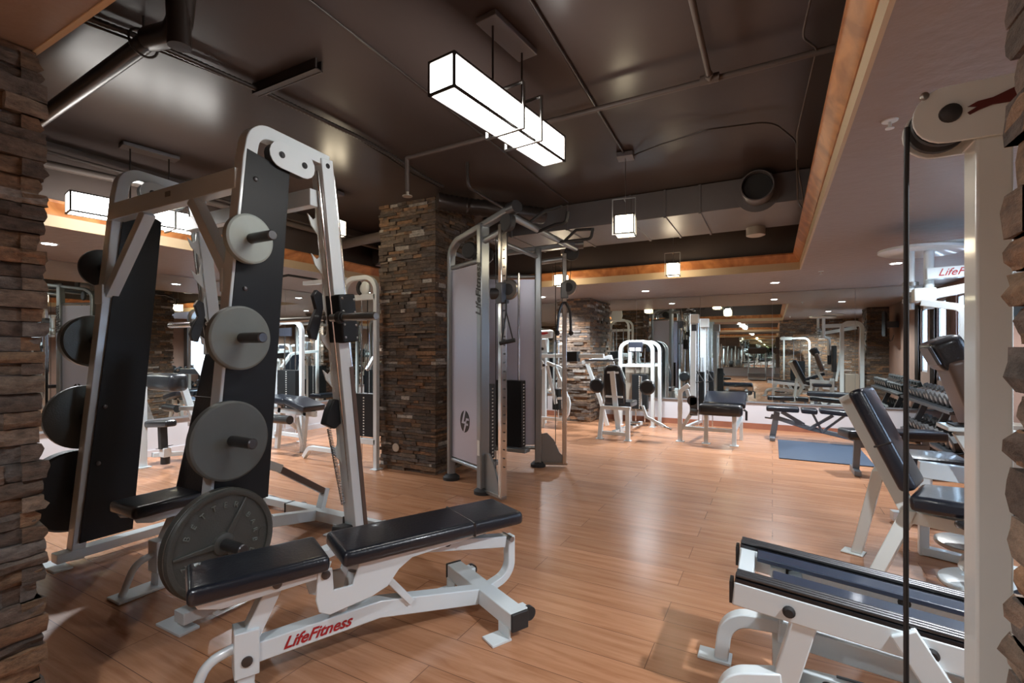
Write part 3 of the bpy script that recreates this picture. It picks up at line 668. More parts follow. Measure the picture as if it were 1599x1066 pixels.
# ================================================================ dual cable station
cs = thing('cable_station', 'tall grey dual cable station with frosted side panels, right of the stone column', 'cable machine', (-2.45, 4.36, 0))
def wing(s):
    """s=-1 wing nearer the camera, s=+1 far wing"""
    cyy = 4.36
    P_ = lambda x, a: Vector((x, cyy + s * a, 0))
    rear, front, post = P_(-2.87, .33), P_(-2.33, .59), P_(-2.06, .71)
    d = (post - rear).normalized(); n = d.cross(Vector((0, 0, 1)))
    z = lambda p, h: (p.x, p.y, h)
    boom = post + d * .13
    at = lambda f, h: tuple(rear.lerp(front, f).xy) + (h,)
    g = G().path(fil([z(rear, .04), z(rear, 2.32), z(rear + d * .14, 2.40), z(boom, 2.50)], [.14, .10], 6), .075, .055, n)
    fr = obj('wing_frame', g, 'silver', cs, .012)
    obj('boom_cap', G().cyl(z(boom - d * .02, 2.50), z(boom + d * .08, 2.505), .055, 18), 'darksteel', fr)
    up = obj('upright', G().path([z(front, .04), z(front, 2.46)], .10, .075, n), 'silver', cs, .012)
    for zz in (.21, 2.14): obj('cross_rail', G().tube([z(rear, zz), z(front, zz)], .022, 12), 'silver', cs)
    pn = obj('side_panel', G().plate([(0, 0), (1, 0), (1, 1), (0, 1)], tuple(rear + n * -.0 * s)[:2] + (.24,), front - rear, (0, 0, 1.87), .01), 'panelgrey', cs)
    for f in (.03, .97):
        for zz in (.30, .62, 1.0, 1.4, 1.75, 2.05): obj('panel_bolt', G().ball(at(f, zz), .012, 1, 8), 'darksteel', pn)
    for p in (rear, front): obj('rubber_foot', G().lathe(z(p, 0), (0, 0, 1), [(0, .085), (.03, .085), (.05, .06), (.06, .045)], 20), 'rubber', cs)
    po = obj('post', G().path([z(post, .03), z(post, 2.40)], .062, .05, n), 'chrome', cs, .006)
    g = G()
    for k in range(26): 
        q = post - n * .026 * (1 if s > 0 else -1) * 1; 
        g.cyl(tuple((q).xy) + (.3 + k * .075,), tuple((q - n * .004 * (1 if s > 0 else -1)).xy) + (.3 + k * .075,), .006, 8)
        q = post + d * .032; g.cyl(tuple(q.xy) + (.3 + k * .075,), tuple((q + d * .002).xy) + (.3 + k * .075,), .006, 8)
    obj('height_hole', g, 'rubber', po)
    obj('post_arm', G().tube([z(front, 2.30), z(post, 2.34)], .03, 12), 'silver', cs)
    obj('kick_plate', G().plate([(0, .05), (.30, .03), (.30, .10), (.24, .16), (.18, .30), (.10, .38), (0, .36)], z(front, 0), d, (0, 0, 1), .02), 'silver', cs, .003)
    obj('foot_bar', G().path([z(front, .035), z(post + d * .03, .035)], .05, .025, n), 'steel', cs)
    # carriage, pulley and cable on the post
    zc = 1.80 if s < 0 else 1.98
    c0 = post
    ca = obj('pulley_carriage', G().path([z(c0, zc - .09), z(c0, zc + .09)], .09, .085, n), 'darksteel', cs, .008)
    if s < 0: obj('adjust_knob', G().cyl(tuple((c0 - Vector((.02, .0, 0))).xy) + (zc,), tuple((c0 - Vector((.10, .02, 0))).xy) + (zc,), .05, 18), 'darksteel', ca)
    pc = c0 + Vector((.06, -.01 * s, 0))
    obj('pulley', G().lathe((pc.x, pc.y - .02, zc + .03), (0, 1, 0), [(0, .085), (.01, .09), (.018, .08), (.026, .09), (.036, .085)], 26), 'steel', ca)
    obj('pulley_rim', G().lathe((pc.x, pc.y - .025, zc + .03), (0, 1, 0), [(0, .05), (.045, .05)], 20), 'darksteel', ca)
    obj('boom_pulley', G().lathe(tuple((boom - d * .05).xy) + (2.40,), n, [(-.03, .075), (-.02, .085), (.02, .085), (.03, .075)], 26), 'rubber', cs)
    obj('cable', G().tube([tuple((boom - d * .05).xy) + (2.36,), tuple((c0 + d * .06).xy) + (zc + .1,)], .004, 6).tube([tuple((post - d * .10).xy) + (2.3,), tuple((post - d * .10).xy) + (.15,)], .004, 6), 'rubber', cs)
    # weight stack and shroud
    ctr = rear.lerp(front, .55) + Vector((0, -s * .14, 0))
    st = obj('weight_stack', G().bx(ctr.x - .13, ctr.x + .19, ctr.y - .05, ctr.y + .05, .26, .98), 'blackpanel', cs, .006)
    g = G()
    for k in range(20): g.box((ctr.x + .192, ctr.y, .29 + k * .034), (.004, .022, .012))
    obj('stack_marker', g, 'paper', st)
    for q in (-.07, .13): obj('guide_rod', G().cyl((ctr.x + q, ctr.y, .22), (ctr.x + q, ctr.y, 2.15), .011, 10), 'chrome', cs)
    obj('stack_shelf', G().bx(ctr.x - .18, ctr.x + .24, ctr.y - .06, ctr.y + .06, .20, .245), 'silver', cs, .008)
    return dict(rear=rear, front=front, post=post, d=d, n=n, boom=boom, zc=zc, panel=pn, up=up)
WN = wing(-1); WF = wing(1)
# emblem on the near panel, lettering on its upright
e0 = WN['rear'].lerp(WN['front'], .47); nrm = Vector((WN['d'].y, -WN['d'].x, 0)).normalized()
u = WN['front'] - WN['rear']; u.normalize()
eo = Vector((e0.x, e0.y, .62)) + nrm * .007
obj('emblem', G().plate(circ(.085, 32, (0, 0), .105), eo, u, (0, 0, 1), .004), 'blackink', WN['panel'])
em = G()
em.plate([(-.005, .105), (.02, .105), (-.015, .0), (.03, .0), (.03, -.02), (-.055, -.02)], eo + nrm * .003, u, (0, 0, 1), .003)
em.plate([(-.02, -.10), (.0, -.10), (.03, -.035), (.065, -.035), (.065, -.015), (.03, -.015), (.04, .015), (.08, .015), (.08, .035), (.03, .035), (.0, -.04)], eo + nrm * .003, u, (0, 0, 1), .003)
obj('emblem_letters', em, 'panelgrey', WN['panel'])
fo = Vector((WN['front'].x, WN['front'].y, 1.86)) + nrm * .051
text('lettering', 'LifeFitness', .115, 'blackink', basis(fo + u * .0, (0, 0, 1), -u), WN['up'], .001, shear=.3, offset=.003)
obj('warning_label', G().plate([(-.02, -.07), (.02, -.07), (.02, .07), (-.02, .07)], Vector((WN['front'].x, WN['front'].y, .42)) + nrm * .052, u, (0, 0, 1), .002), 'paper', WN['up'])
# rear links between the wings and the chin-up bar
for zz in (.21, 2.14, 2.30): obj('rear_link', G().tube([(-2.87, 4.03, zz), (-2.87, 4.69, zz)], .022, 10), 'silver', cs)
obj('front_link', G().tube([(WN['front'].x, WN['front'].y, 2.36), (WF['front'].x, WF['front'].y, 2.36)], .025, 12), 'silver', cs)
ch = obj('pull_up_bar', G().tube([tuple(WN['boom'].xy) + (2.44,), tuple(WF['boom'].xy) + (2.44,)], .03, 14), 'silver', cs)
for yy in (4.02, 4.70):
    sgn = -1 if yy < 4.36 else 1
    obj('pull_up_handle', G().tube(fil([(-1.95, yy + .1 * -sgn, 2.42), (-1.72, yy, 2.44), (-1.62, yy, 2.44), (-1.60, yy, 2.54)], .04, 5), .015, 10), 'rubber', ch)
    obj('pull_up_handle', G().tube(fil([(-1.95, yy - .08 * -sgn, 2.46), (-1.80, yy + .05 * sgn, 2.56), (-1.62, yy + .10 * sgn, 2.56)], .04, 5), .015, 10), 'rubber', ch)
for yy in (3.97, 4.10, 4.24, 4.48): obj('overhead_pulley', G().lathe((-2.62 + .12 * (yy - 4), yy, 2.29), (0, 1, 0), [(0, .07), (.012, .085), (.024, .085), (.036, .07)], 22), 'rubber', cs)
# attachments hanging from the carriages (they lift off: things of their own)
p = WN['post'] + WN['d'] * .055; zc = WN['zc'] - .04
h = thing('stirrup_attachment', 'black triangular strap handle hanging on the near post of the cable station', 'exercise handle', (p.x, p.y, zc - .42))
px_, py_ = p.x, p.y
obj('strap', G().tube([(px_, py_, zc - .12), (px_ - .035, py_ - .01, zc - .38)], .006, 8).tube([(px_, py_, zc - .12), (px_ + .055, py_ + .02, zc - .36)], .006, 8).tube([(px_, py_, zc - .02), (px_, py_, zc - .13)], .008, 8), 'blackvinyl', h)
obj('grip', G().cyl((px_ - .055, py_ - .015, zc - .395), (px_ + .075, py_ + .025, zc - .365), .018, 14), 'rubber', h)
p = WF['post'] + Vector((.02, -.06, 0)); zc = WF['zc'] + .05
h = thing('triceps_rope', 'black rope attachment looped on the far post of the cable station', 'rope', (p.x, p.y, zc - .53))
obj('rope_loop', G().tube(fil([(p.x - .07, p.y - .03, zc - .52), (p.x - .055, p.y - .02, zc - .30), (p.x - .02, p.y, zc - .19), (p.x + .03, p.y, zc - .19), (p.x + .065, p.y + .02, zc - .30), (p.x + .07, p.y + .03, zc - .52)], .04, 4), .015, 10), 'blackvinyl', h)
for q in (-1, 1): obj('rope_knob', G().ball((p.x + q * .07, p.y + q * .03, zc - .53), .028), 'rubber', h)
# ================================================================ ceiling services
def pipe(name, label, pts, r, m='pipedark', cat='pipe', seg=12):
    return tag(obj(name, G().tube(pts, r, seg), m), label, cat)
pp = thing('drain_pipe', 'thick dark pipe on a ring hanger running off behind the left stone wall', 'pipe', (-2.5, 1.22, 2.6))
obj('pipe_run', G().tube([(-4.6, 1.245, 2.685), (-2.62, 1.215, 2.79)], .040, 16), 'pipedark', pp)
obj('elbow', G().tube(fil([(-2.62, 1.215, 2.79), (-2.36, 1.21, 2.74), (-2.33, 1.21, 2.90)], .07, 6), .052, 16), 'pipedark', pp)
obj('riser', G().cyl((-2.335, 1.20, 2.66), (-2.335, 1.19, ZC + .02), .047, 16), 'pipedark', pp)
obj('ring_hanger', G().tube([(-2.68 + .0, 1.215 + .062 * math.cos(a), 2.79 + .062 * math.sin(a)) for a in [2 * PI * k / 20 for k in range(20)]], .006, 6, closed=True).cyl((-2.68, 1.215, 2.85), (-2.68, 1.215, ZC), .006, 8), 'pipedark', pp)
# corrugated flex conduit across the ceiling
cp = [(-3.05, .72), (-2.9, .95), (-2.82, 1.25), (-2.78, 1.55), (-2.74, 1.9), (-2.72, 2.25), (-2.70, 2.6), (-2.72, 3.0), (-2.78, 3.4), (-2.8, 3.8)]
pts = []
for (a, b) in zip(cp[:-1], cp[1:]):
    for k in range(24): f = k / 24; pts.append((a[0] + (b[0] - a[0]) * f, a[1] + (b[1] - a[1]) * f, 2.885))
rr = [.017 if i % 2 else .0135 for i in range(len(pts))]
tag(obj('flex_conduit', G().tube(pts, rr, 10), 'pipedark'), 'corrugated dark conduit snaking across the ceiling above the smith machine', 'conduit')
pipe('cable_run', 'thin black cable following the corrugated conduit on the ceiling', [(a - .045 - .03 * math.sin(i), b + .02, 2.895) for i, (a, b) in enumerate(cp)], .007, cat='cable')
sc = thing('strut_channel', 'short black steel channel fixed to the ceiling beside the conduit', 'channel', (-2.5, 1.87, 2.86))
obj('channel', G().bx(-2.78, -2.22, 1.835, 1.845, 2.86, 2.92).bx(-2.78, -2.22, 1.875, 1.885, 2.86, 2.92).bx(-2.78, -2.22, 1.835, 1.885, 2.862, 2.868), 'pipedark', sc)
sp = thing('sprinkler_pipe', 'sprinkler branch pipe crossing the tray behind the long pendant', 'pipe', (-1.2, 2.93, 2.8))
obj('main_pipe', G().tube([(-2.55, 2.98, 2.83), (.28, 2.92, 2.83)], .017, 12), 'pipebrown', sp)
obj('branch_pipe', G().tube([(-.31, 2.92, 2.83), (-.31, .70, 2.85)], .015, 12), 'pipebrown', sp)
obj('tee_fitting', G().cyl((-.36, 2.92, 2.83), (-.26, 2.92, 2.83), .025, 14).cyl((-.31, 2.94, 2.83), (-.31, 2.87, 2.83), .022, 14), 'pipebrown', sp)
obj('drop_pipe', G().tube([(-2.55, 2.98, 2.83), (-2.58, 3.02, 2.58)], .016, 12), 'pipebrown', sp)
obj('sprinkler_head', G().lathe((-2.58, 3.02, 2.54), (0, 0, 1), [(0, .04), (.006, .04), (.008, .012), (.05, .012)], 20), 'galvlight', sp)
tag(obj('ceiling_sprinkler', G().lathe((.435, 2.545, ZS - .035), (0, 0, 1), [(0, .016), (.004, .016), (.006, .006), (.028, .006), (.030, .028), (.035, .03)], 18), 'whiteold'), 'small white sprinkler head in the right hand soffit by the orange trim', 'sprinkler')
tag(obj('ceiling_sprinkler', G().lathe((.52, 6.95, ZS - .035), (0, 0, 1), [(0, .016), (.004, .016), (.006, .006), (.028, .006), (.030, .028), (.035, .03)], 18), 'whiteold'), 'small sprinkler head in the soffit beyond the far corner of the orange trim', 'sprinkler')
pipe('conduit', 'thin straight conduit on the ceiling running toward the first cube pendant', [(-.92, .75, 2.905), (-1.06, 3.9, 2.905)], .008, cat='conduit')
pipe('conduit', 'thin conduit line on the ceiling left of the long pendant', [(-1.85, .75, 2.91), (-1.95, 4.9, 2.91)], .006, cat='conduit')
pipe('cable_loop', 'thin black cable looping from the cube pendant box toward the orange trim', fil([(-1.0, 3.95, 2.90), (-.75, 3.75, 2.86), (-.4, 3.7, 2.88), (.0, 3.75, 2.87), (.15, 4.0, 2.80), (.18, 4.5, 2.50), (.25, 4.75, 2.45)], .2, 6), .006, cat='cable', seg=8)
pipe('cable_loop', 'pale thin cables hanging down beside the orange trim near the duct', fil([(.18, 2.2, 2.90), (.12, 2.6, 2.75), (.2, 2.9, 2.84), (.14, 3.6, 2.70), (.17, 4.3, 2.72), (.25, 4.8, 2.47)], .15, 6), .005, 'pipebrown', cat='cable', seg=8)
du = thing('air_duct', 'broad rectangular sheet metal duct crossing the tray before the far trim', 'duct', (-1.4, 5.5, 2.64))
obj('duct_body', G().bx(-3.1, .295, 5.0, 5.96, 2.645, 2.915), 'galv', du, .004)
for x in (-2.7, -2.0, -1.3, -.95, -.62): obj('duct_seam', G().bx(x - .012, x + .012, 4.99, 5.97, 2.633, 2.918), 'galv', du, .002)
g = G().lathe((-.12, 5.0, 2.77), (0, -1, 0), [(0, .19), (.01, .19), (.01, .135), (.20, .135), (.20, .125), (0, .125)], 36, True)
obj('round_collar', g, 'galv', du)
obj('round_opening', G().lathe((-.12, 4.86, 2.77), (0, -1, 0), [(0, .12), (.002, .12)], 30), 'rubber', du)
for x in (-.16, -2.35): obj('under_collar', G().lathe((x, 5.9, 2.55), (0, 0, 1), [(0, .07), (.01, .095), (.10, .095)], 28), 'galvlight', du)
# left side of the tray: pipes and a hanger
pipe('copper_pipe', 'brown pipe running along the left wall of the ceiling tray', [(-4.75, 1.0, 2.66), (-4.72, 2.2, 2.72), (-4.72, 6.4, 2.70)], .03, 'pipebrown')
pipe('copper_pipe', 'thinner pipe high on the left wall of the ceiling tray', [(-4.86, .8, 2.82), (-4.86, 6.4, 2.80)], .014, 'pipebrown')
pipe('insulated_pipe', 'thick brown pipe running into the top of the stone column', [(-3.62, 4.11, 2.61), (-4.5, 4.20, 2.60), (-4.9, 4.25, 2.60)], .055, 'pipebrown')
du2 = thing('air_duct', 'dark boxy duct behind the thick pipe, left of the stone column', 'duct', (-4.5, 5.2, 2.5))
obj('duct_body', G().bx(-4.85, -3.9, 4.95, 5.6, 2.50, 2.9), 'pipedark', du2, .004)
obj('diffuser', G().mesh_from([(-4.75, 4.9, 2.46), (-4.1, 4.9, 2.46), (-4.2, 4.94, 2.56), (-4.65, 4.94, 2.56), (-4.75, 5.5, 2.46), (-4.1, 5.5, 2.46), (-4.2, 5.5, 2.56), (-4.65, 5.5, 2.56)], [(0, 1, 2, 3), (4, 5, 6, 7), (0, 1, 5, 4), (3, 2, 6, 7), (0, 3, 7, 4), (1, 2, 6, 5)]), 'galv', du2)
pipe('conduit', 'bent conduit dropping from the ceiling between column and cable station', fil([(-2.29, 3.45, 2.91), (-2.29, 3.46, 2.70), (-2.25, 3.9, 2.66), (-2.3, 4.9, 2.66)], .06, 5), .014, 'pipedark', cat='conduit')
fl = [(-2.95, 3.9, 2.80), (-2.75, 4.15, 2.78), (-2.45, 4.4, 2.76), (-2.2, 4.8, 2.77)]
tag(obj('flex_duct', G().tube([tuple(Vector(fl[0]).lerp(Vector(fl[1]), k / 12)) for k in range(12)] + [tuple(Vector(fl[1]).lerp(Vector(fl[2]), k / 12)) for k in range(12)] + [tuple(Vector(fl[2]).lerp(Vector(fl[3]), k / 12)) for k in range(13)], [.09 if k % 2 else .082 for k in range(37)], 16), 'pipedark'), 'dark flexible duct lying above the cable station', 'duct')
tag(obj('cover_plate', G().lathe((-3.63, 4.062, .245), (0, -1, 0), [(0, .048), (.008, .046), (.01, .03)], 24), 'galvlight'), 'round copper coloured cover plate low on the stone column', 'cover plate')
# ================================================================ helpers for selector machines
def tower(t, x0, x1, y, h, m='white', w=.05, r=.14, axis='X', depth=0., foot=True):
    """round cornered upright frame; axis X spans x0..x1 at y, axis Y spans x0..x1 as y at x=y"""
    q = (lambda a, z: (a, y, z)) if axis == 'X' else (lambda a, z: (y, a, z)); n = (0, 1, 0) if axis == 'X' else (1, 0, 0)
    o = obj('upright_frame', G().path(fil([q(x0, .0), q(x0, h), q(x1, h), q(x1, .0)], r, 7), w, w, n), m, t, .004)
    if foot:
        for a in (x0, x1): obj('foot_plate', G().box(q(a, .005), (.09, .11, .01)), m, t)
    return o
def stack(t, x, y, z0, z1, h, w=.16, d=.12, m='blackpanel', face=(0, -1), marks=True):
    st = obj('weight_stack', G().bx(x - w / 2, x + w / 2, y - d / 2, y + d / 2, z0, z1), m, t, .004)
    if marks:
        g = G(); n = int((z1 - z0) / .032)
        for k in range(n):
            c = (x + face[0] * (w / 2 + .001), y + face[1] * (d / 2 + .001), z0 + .02 + k * .032)
            g.box(c, (.004 if face[0] else .018, .004 if face[1] else .018, .013))
        obj('stack_marker', g, 'paper', st)
    for q in (-1, 1):
        p = (x + q * w * .3 * abs(face[1]), y + q * d * .3 * abs(face[0]))
        obj('guide_rod', G().cyl((p[0], p[1], .06), (p[0], p[1], h), .009, 8), 'chrome', t)
    obj('lift_cable', G().cyl((x, y, z1), (x, y, h), .004, 6), 'rubber', t)

# ---------------- tall white pull down frame beside the stone column
t = thing('pulldown_machine', 'tall white pull down frame with black weight stack, left of the stone column', 'weight machine', (-4.2, 4.0, 0))
tower(t, -4.32, -3.83, 3.97, 2.12, w=.05, r=.16)
obj('top_beam', G().path([(-5.0, 3.97, 2.12), (-4.3, 3.97, 2.12)], .05, .05, (0, 1, 0)), 'white', t, .004)
for z in (1.90, .30): obj('cross_rail', G().path([(-4.32, 3.97, z), (-3.83, 3.97, z)], .05, .06, (0, 1, 0)), 'white', t, .003)
stack(t, -4.05, 4.06, .34, .82, 1.9, .30, .12)
obj('pulley', G().lathe((-4.0, 3.99, 2.0), (0, -1, 0), [(0, .07), (.01, .075), (.03, .075), (.04, .06)], 22), 'whiteold', t)
obj('pulley_cover', G().plate([(-.09 * math.cos(a), .09 * math.sin(a)) for a in [R(-60 + 15 * k) for k in range(9)]] + [(-.06 * math.cos(a), .06 * math.sin(a)) for a in [R(60 - 15 * k) for k in range(9)]], (-4.0, 3.94, 2.0), (1, 0, 0), (0, 0, 1), .03), 'rubber', t)
obj('lat_bar', G().tube([(-5.0, 3.55, 2.13), (-5.0, 3.75, 2.19), (-5.0, 4.15, 2.19), (-5.0, 4.35, 2.13)], .014, 10), 'rubber', t)
obj('bench_base', G().path(fil([(-5.0, 3.97, .02), (-4.9, 3.97, .14), (-4.5, 3.97, .14), (-4.3, 3.97, .14)], .08), .05, .05, (0, 1, 0)), 'white', t, .003)
# ---------------- low machine in front of the left mirror, seen past the smith rail
t = thing('leg_curl_machine', 'white machine with dark padded bench and short arch before the left mirror', 'weight machine', (-6.0, 4.5, 0))
tower(t, -6.58, -5.97, 4.70, 1.72, w=.055, r=.15)
obj('cross_rail', G().path([(-6.58, 4.7, .08), (-5.97, 4.7, .08)], .05, .05, (0, 1, 0)), 'white', t)
stack(t, -6.28, 4.74, .40, 1.02, 1.65, .40, .13)
obj('placard', G().box((-6.28, 4.665, 1.58), (.26, .02, .12)), 'placard', t)
obj('bench_pad', G().pad((-5.72, 4.22, .66), (.50, .34, .08), roty(R(3))), 'navy', t)
obj('bench_pad', G().pad((-5.32, 4.22, .62), (.42, .34, .08), roty(R(14))), 'navy', t)
for x in (-5.85, -5.35): obj('bench_leg', G().path([(x + .08, 4.22, .58), (x, 4.22, .0)], .05, .06, (0, 1, 0)), 'white', t, .003)
obj('bench_beam', G().path([(-6.0, 4.22, .52), (-5.1, 4.22, .50)], .05, .07, (0, 1, 0)).path([(-5.9, 4.22, .52), (-5.9, 4.7, .10)], .05, .05, (1, 0, 0)), 'white', t, .003)
obj('roller_pad', G().cyl((-5.68, 3.98, .44), (-5.30, 4.0, .44), .055, 18), 'blackvinyl', t)
obj('roller_arm', G().path([(-5.3, 4.1, .46), (-5.2, 4.1, .12)], .03, .04, (0, 1, 0)), 'white', t)
# ---------------- roller pad machine at the left wall
t = thing('preacher_machine', 'white leg machine with thick black roller, seen between the smith frames', 'weight machine', (-6.2, 2.9, 0))
obj('front_leg', G().path([(-6.2, 2.80, 0), (-6.2, 2.80, .90)], .07, .07), 'white', t, .004)
obj('rear_leg', G().path([(-6.2, 3.5, 0), (-6.2, 3.2, .95)], .06, .07), 'white', t, .004)
obj('foot_plate', G().box((-6.2, 2.8, .006), (.16, .12, .012)), 'white', t)
obj('roller_pad', G().pad((-6.06, 2.98, .95), (.56, .20, .20), None, .07, 4), 'blackvinyl', t)
obj('upper_pad', G().pad((-6.0, 3.25, 1.06), (.48, .10, .07), None, .02), 'blackvinyl', t)
obj('shin_pad', G().pad((-5.95, 2.86, .50), (.46, .12, .075), roty(R(-5)), .03), 'blackvinyl', t)
obj('shin_post', G().path([(-5.95, 2.88, .48), (-5.93, 2.88, .22)], .06, .07), 'rubber', t)
obj('lever', G().path([(-6.1, 2.9, .20), (-5.8, 2.9, .27)], .03, .03), 'rubber', t)
obj('lower_block', G().box((-5.93, 2.9, .18), (.10, .08, .10)), 'white', t, .004)
obj('knob', G().cyl((-5.93, 2.9, .05), (-5.93, 2.9, .13), .045, 14), 'rubber', t)
obj('side_frame', G().path([(-5.75, 3.1, .30), (-5.55, 3.15, 1.05)], .05, .06, (0, 1, 0)).path([(-6.2, 3.2, .62), (-5.5, 3.2, .66)], .05, .05, (0, 1, 0)).path([(-6.2, 3.3, .42), (-5.6, 3.3, .45)], .05, .05, (0, 1, 0)), 'white', t, .003)
obj('counterweight', G().box((-5.50, 3.12, 1.12), (.26, .16, .17), roty(R(35))), 'white', t, .01)
obj('base', G().path([(-6.2, 3.5, .05), (-5.6, 3.5, .05), (-5.3, 3.5, .05)], .06, .06, (0, 1, 0)).path([(-6.2, 2.9, .12), (-6.2, 3.5, .05)], .05, .05), 'white', t, .003)
t = thing('chest_machine', 'white arched machine with dark seat pads in the back left corner', 'weight machine', (-5.2, 6.3, 0))
tower(t, -5.55, -4.95, 6.6, 1.85); tower(t, -5.55, -4.95, 7.1, 1.85)
stack(t, -5.25, 6.85, .2, 1.0, 1.8, .3, .2)
obj('seat_pad', G().pad((-5.25, 5.95, .5), (.36, .36, .08)), 'navy', t); obj('back_pad', G().pad((-5.25, 6.22, .92), (.34, .09, .7), rotx(R(-8))), 'navy', t)
obj('seat_frame', G().path([(-5.25, 5.9, .45), (-5.25, 5.8, 0)], .06, .06, (1, 0, 0)).path([(-5.25, 5.8, .1), (-5.25, 6.6, .1)], .06, .06, (1, 0, 0)).path([(-5.25, 6.3, .3), (-5.25, 6.3, 1.2)], .05, .05, (1, 0, 0)), 'white', t, .003)
obj('press_arm', G().path(fil([(-5.7, 6.5, 1.3), (-5.7, 5.9, 1.25), (-5.7, 5.7, 1.0)], .1), .05, .05, (1, 0, 0)).path(fil([(-4.8, 6.5, 1.3), (-4.8, 5.9, 1.25), (-4.8, 5.7, 1.0)], .1), .05, .05, (1, 0, 0)), 'white', t, .003)
t = thing('row_machine', 'white arched pulley machine near the left mirror beyond the short arch', 'weight machine', (-5.9, 7.4, 0))
tower(t, -6.2, -5.7, 7.5, 2.0); tower(t, -6.2, -5.7, 7.9, 2.0); stack(t, -5.95, 7.7, .2, .9, 1.9, .3, .2)
obj('bench_pad', G().pad((-5.9, 6.7, .45), (.3, .9, .08)), 'navy', t); obj('bench_leg', G().path([(-5.9, 6.4, .4), (-5.9, 6.4, 0)], .06, .06, (1, 0, 0)).path([(-5.9, 6.4, .1), (-5.9, 7.5, .1)], .06, .06, (1, 0, 0)), 'white', t, .003)

t = thing('pulldown_machine', 'white arched pull down tower with head plate behind the stone column', 'weight machine', (-3.5, 5.5, 0))
tower(t, -3.80, -3.22, 5.45, 2.10, r=.17); tower(t, -3.80, -3.22, 5.85, 2.10, r=.17)
for z in (1.85, .30): obj('cross_rail', G().path([(-3.80, 5.45, z), (-3.22, 5.45, z)], .05, .06, (0, 1, 0)), 'white', t)
obj('head_plate', G().plate([(-.14, -.12), (.10, -.12), (.14, 0), (.12, .14), (-.12, .14), (-.16, .02)], (-3.5, 5.9, 2.2), (1, 0, 0), (0, 0, 1), .05), 'whiteold', t, .01)
stack(t, -3.5, 5.65, .2, .95, 1.9, .3, .2)
t = thing('row_machine', 'white arched cable row tower left of the one behind the stone column', 'weight machine', (-4.4, 5.5, 0))
tower(t, -4.65, -4.15, 5.9, 1.95, r=.15); stack(t, -4.4, 5.95, .2, .9, 1.8, .3, .14)
for z in (1.6, 1.1, .30): obj('cross_rail', G().path([(-4.65, 5.9, z), (-4.15, 5.9, z)], .05, .06, (0, 1, 0)), 'white', t)
# ---------------- arc press machine in front of the back stone pillar
t = thing('shoulder_press', 'white press machine with curved arms and red lettered head before the back stone pillar', 'weight machine', (-3.4, 7.8, 0))
obj('main_post', G().path([(-3.62, 7.95, 0), (-3.62, 7.95, 1.52)], .07, .07), 'white', t, .004)
hd = obj('head_plate', G().box((-3.58, 7.85, 1.60), (.32, .12, .14)), 'white', t, .02)
obj('badge', G().plate([(-.11, -.01), (-.04, .02), (.10, .02), (.11, .0), (.03, -.02), (-.06, -.02)], (-3.58, 7.787, 1.61), (1, 0, 0), (0, 0, 1), .003), 'red', hd)
obj('cam_plate', G().plate([(-.07, -.16), (.07, -.16), (.09, -.05), (.05, .16), (-.05, .16), (-.09, -.05)], (-3.58, 7.80, 1.34), (1, 0, 0), (0, 0, 1), .02), 'white', t, .003)
obj('cam_plate', G().plate(circ(.10, 20), (-3.66, 7.80, 1.06), (1, 0, 0), (0, 0, 1), .03), 'whiteold', t, .003)
for p in ((-3.58, 1.34), (-3.55, 1.05), (-3.70, 1.10)): obj('bolt', G().cyl((p[0], 7.79, p[1]), (p[0], 7.77, p[1]), .025, 12), 'rubber', t)
stack(t, -3.70, 8.0, .25, .95, 1.5, .18, .14)
stack(t, -3.42, 8.05, .25, .62, 1.5, .12, .12, marks=False)
bmn = obj('counter_beam', G().path([(-3.95, 7.75, 1.215), (-2.45, 7.75, 1.22)], .05, .07, (0, 1, 0)), 'white', t, .003)
obj('counterweight', G().box((-3.0, 7.72, 1.21), (.24, .16, .17)), 'blackpanel', t, .006)
obj('press_arm', G().path(fil([(-3.45, 7.7, 1.10), (-3.15, 7.65, 1.0), (-3.18, 7.6, .70)], .06), .05, .055, (0, 1, 0)).path(fil([(-3.45, 7.7, 1.05), (-3.25, 7.62, .40)], .06), .05, .05, (0, 1, 0)), 'white', t, .003)
obj('curved_frame', G().path(fil([(-3.25, 7.6, 1.02), (-2.98, 7.55, .45), (-3.0, 7.5, .16), (-3.5, 7.5, .16), (-3.9, 7.5, .16)], [.2, .14, .05]), .05, .05, (0, 1, 0)).path([(-3.2, 7.58, .50), (-2.98, 7.55, .52)], .05, .04, (0, 1, 0)), 'white', t, .003)
obj('foot_leg', G().path([(-3.45, 7.5, .16), (-3.45, 7.5, 0)], .05, .07), 'white', t)
obj('seat_pad', G().pad((-3.75, 7.3, .46), (.34, .36, .08)), 'navy', t)
t = thing('arm_machine', 'white angled arm machine between the back stone pillar and the seated hip machine', 'weight machine', (-2.5, 8.3, 0))
obj('arm_frame', G().path([(-2.95, 8.1, 1.1), (-2.45, 8.1, 1.20), (-2.3, 8.1, .8)], .05, .06, (0, 1, 0)).path([(-2.86, 8.1, 1.08), (-2.62, 8.1, .45), (-2.5, 8.1, .02)], .05, .06, (0, 1, 0)), 'white', t, .003)
obj('lever', G().path([(-2.9, 8.08, 1.14), (-2.3, 8.08, 1.14)], .03, .03, (0, 1, 0)), 'darksteel', t)

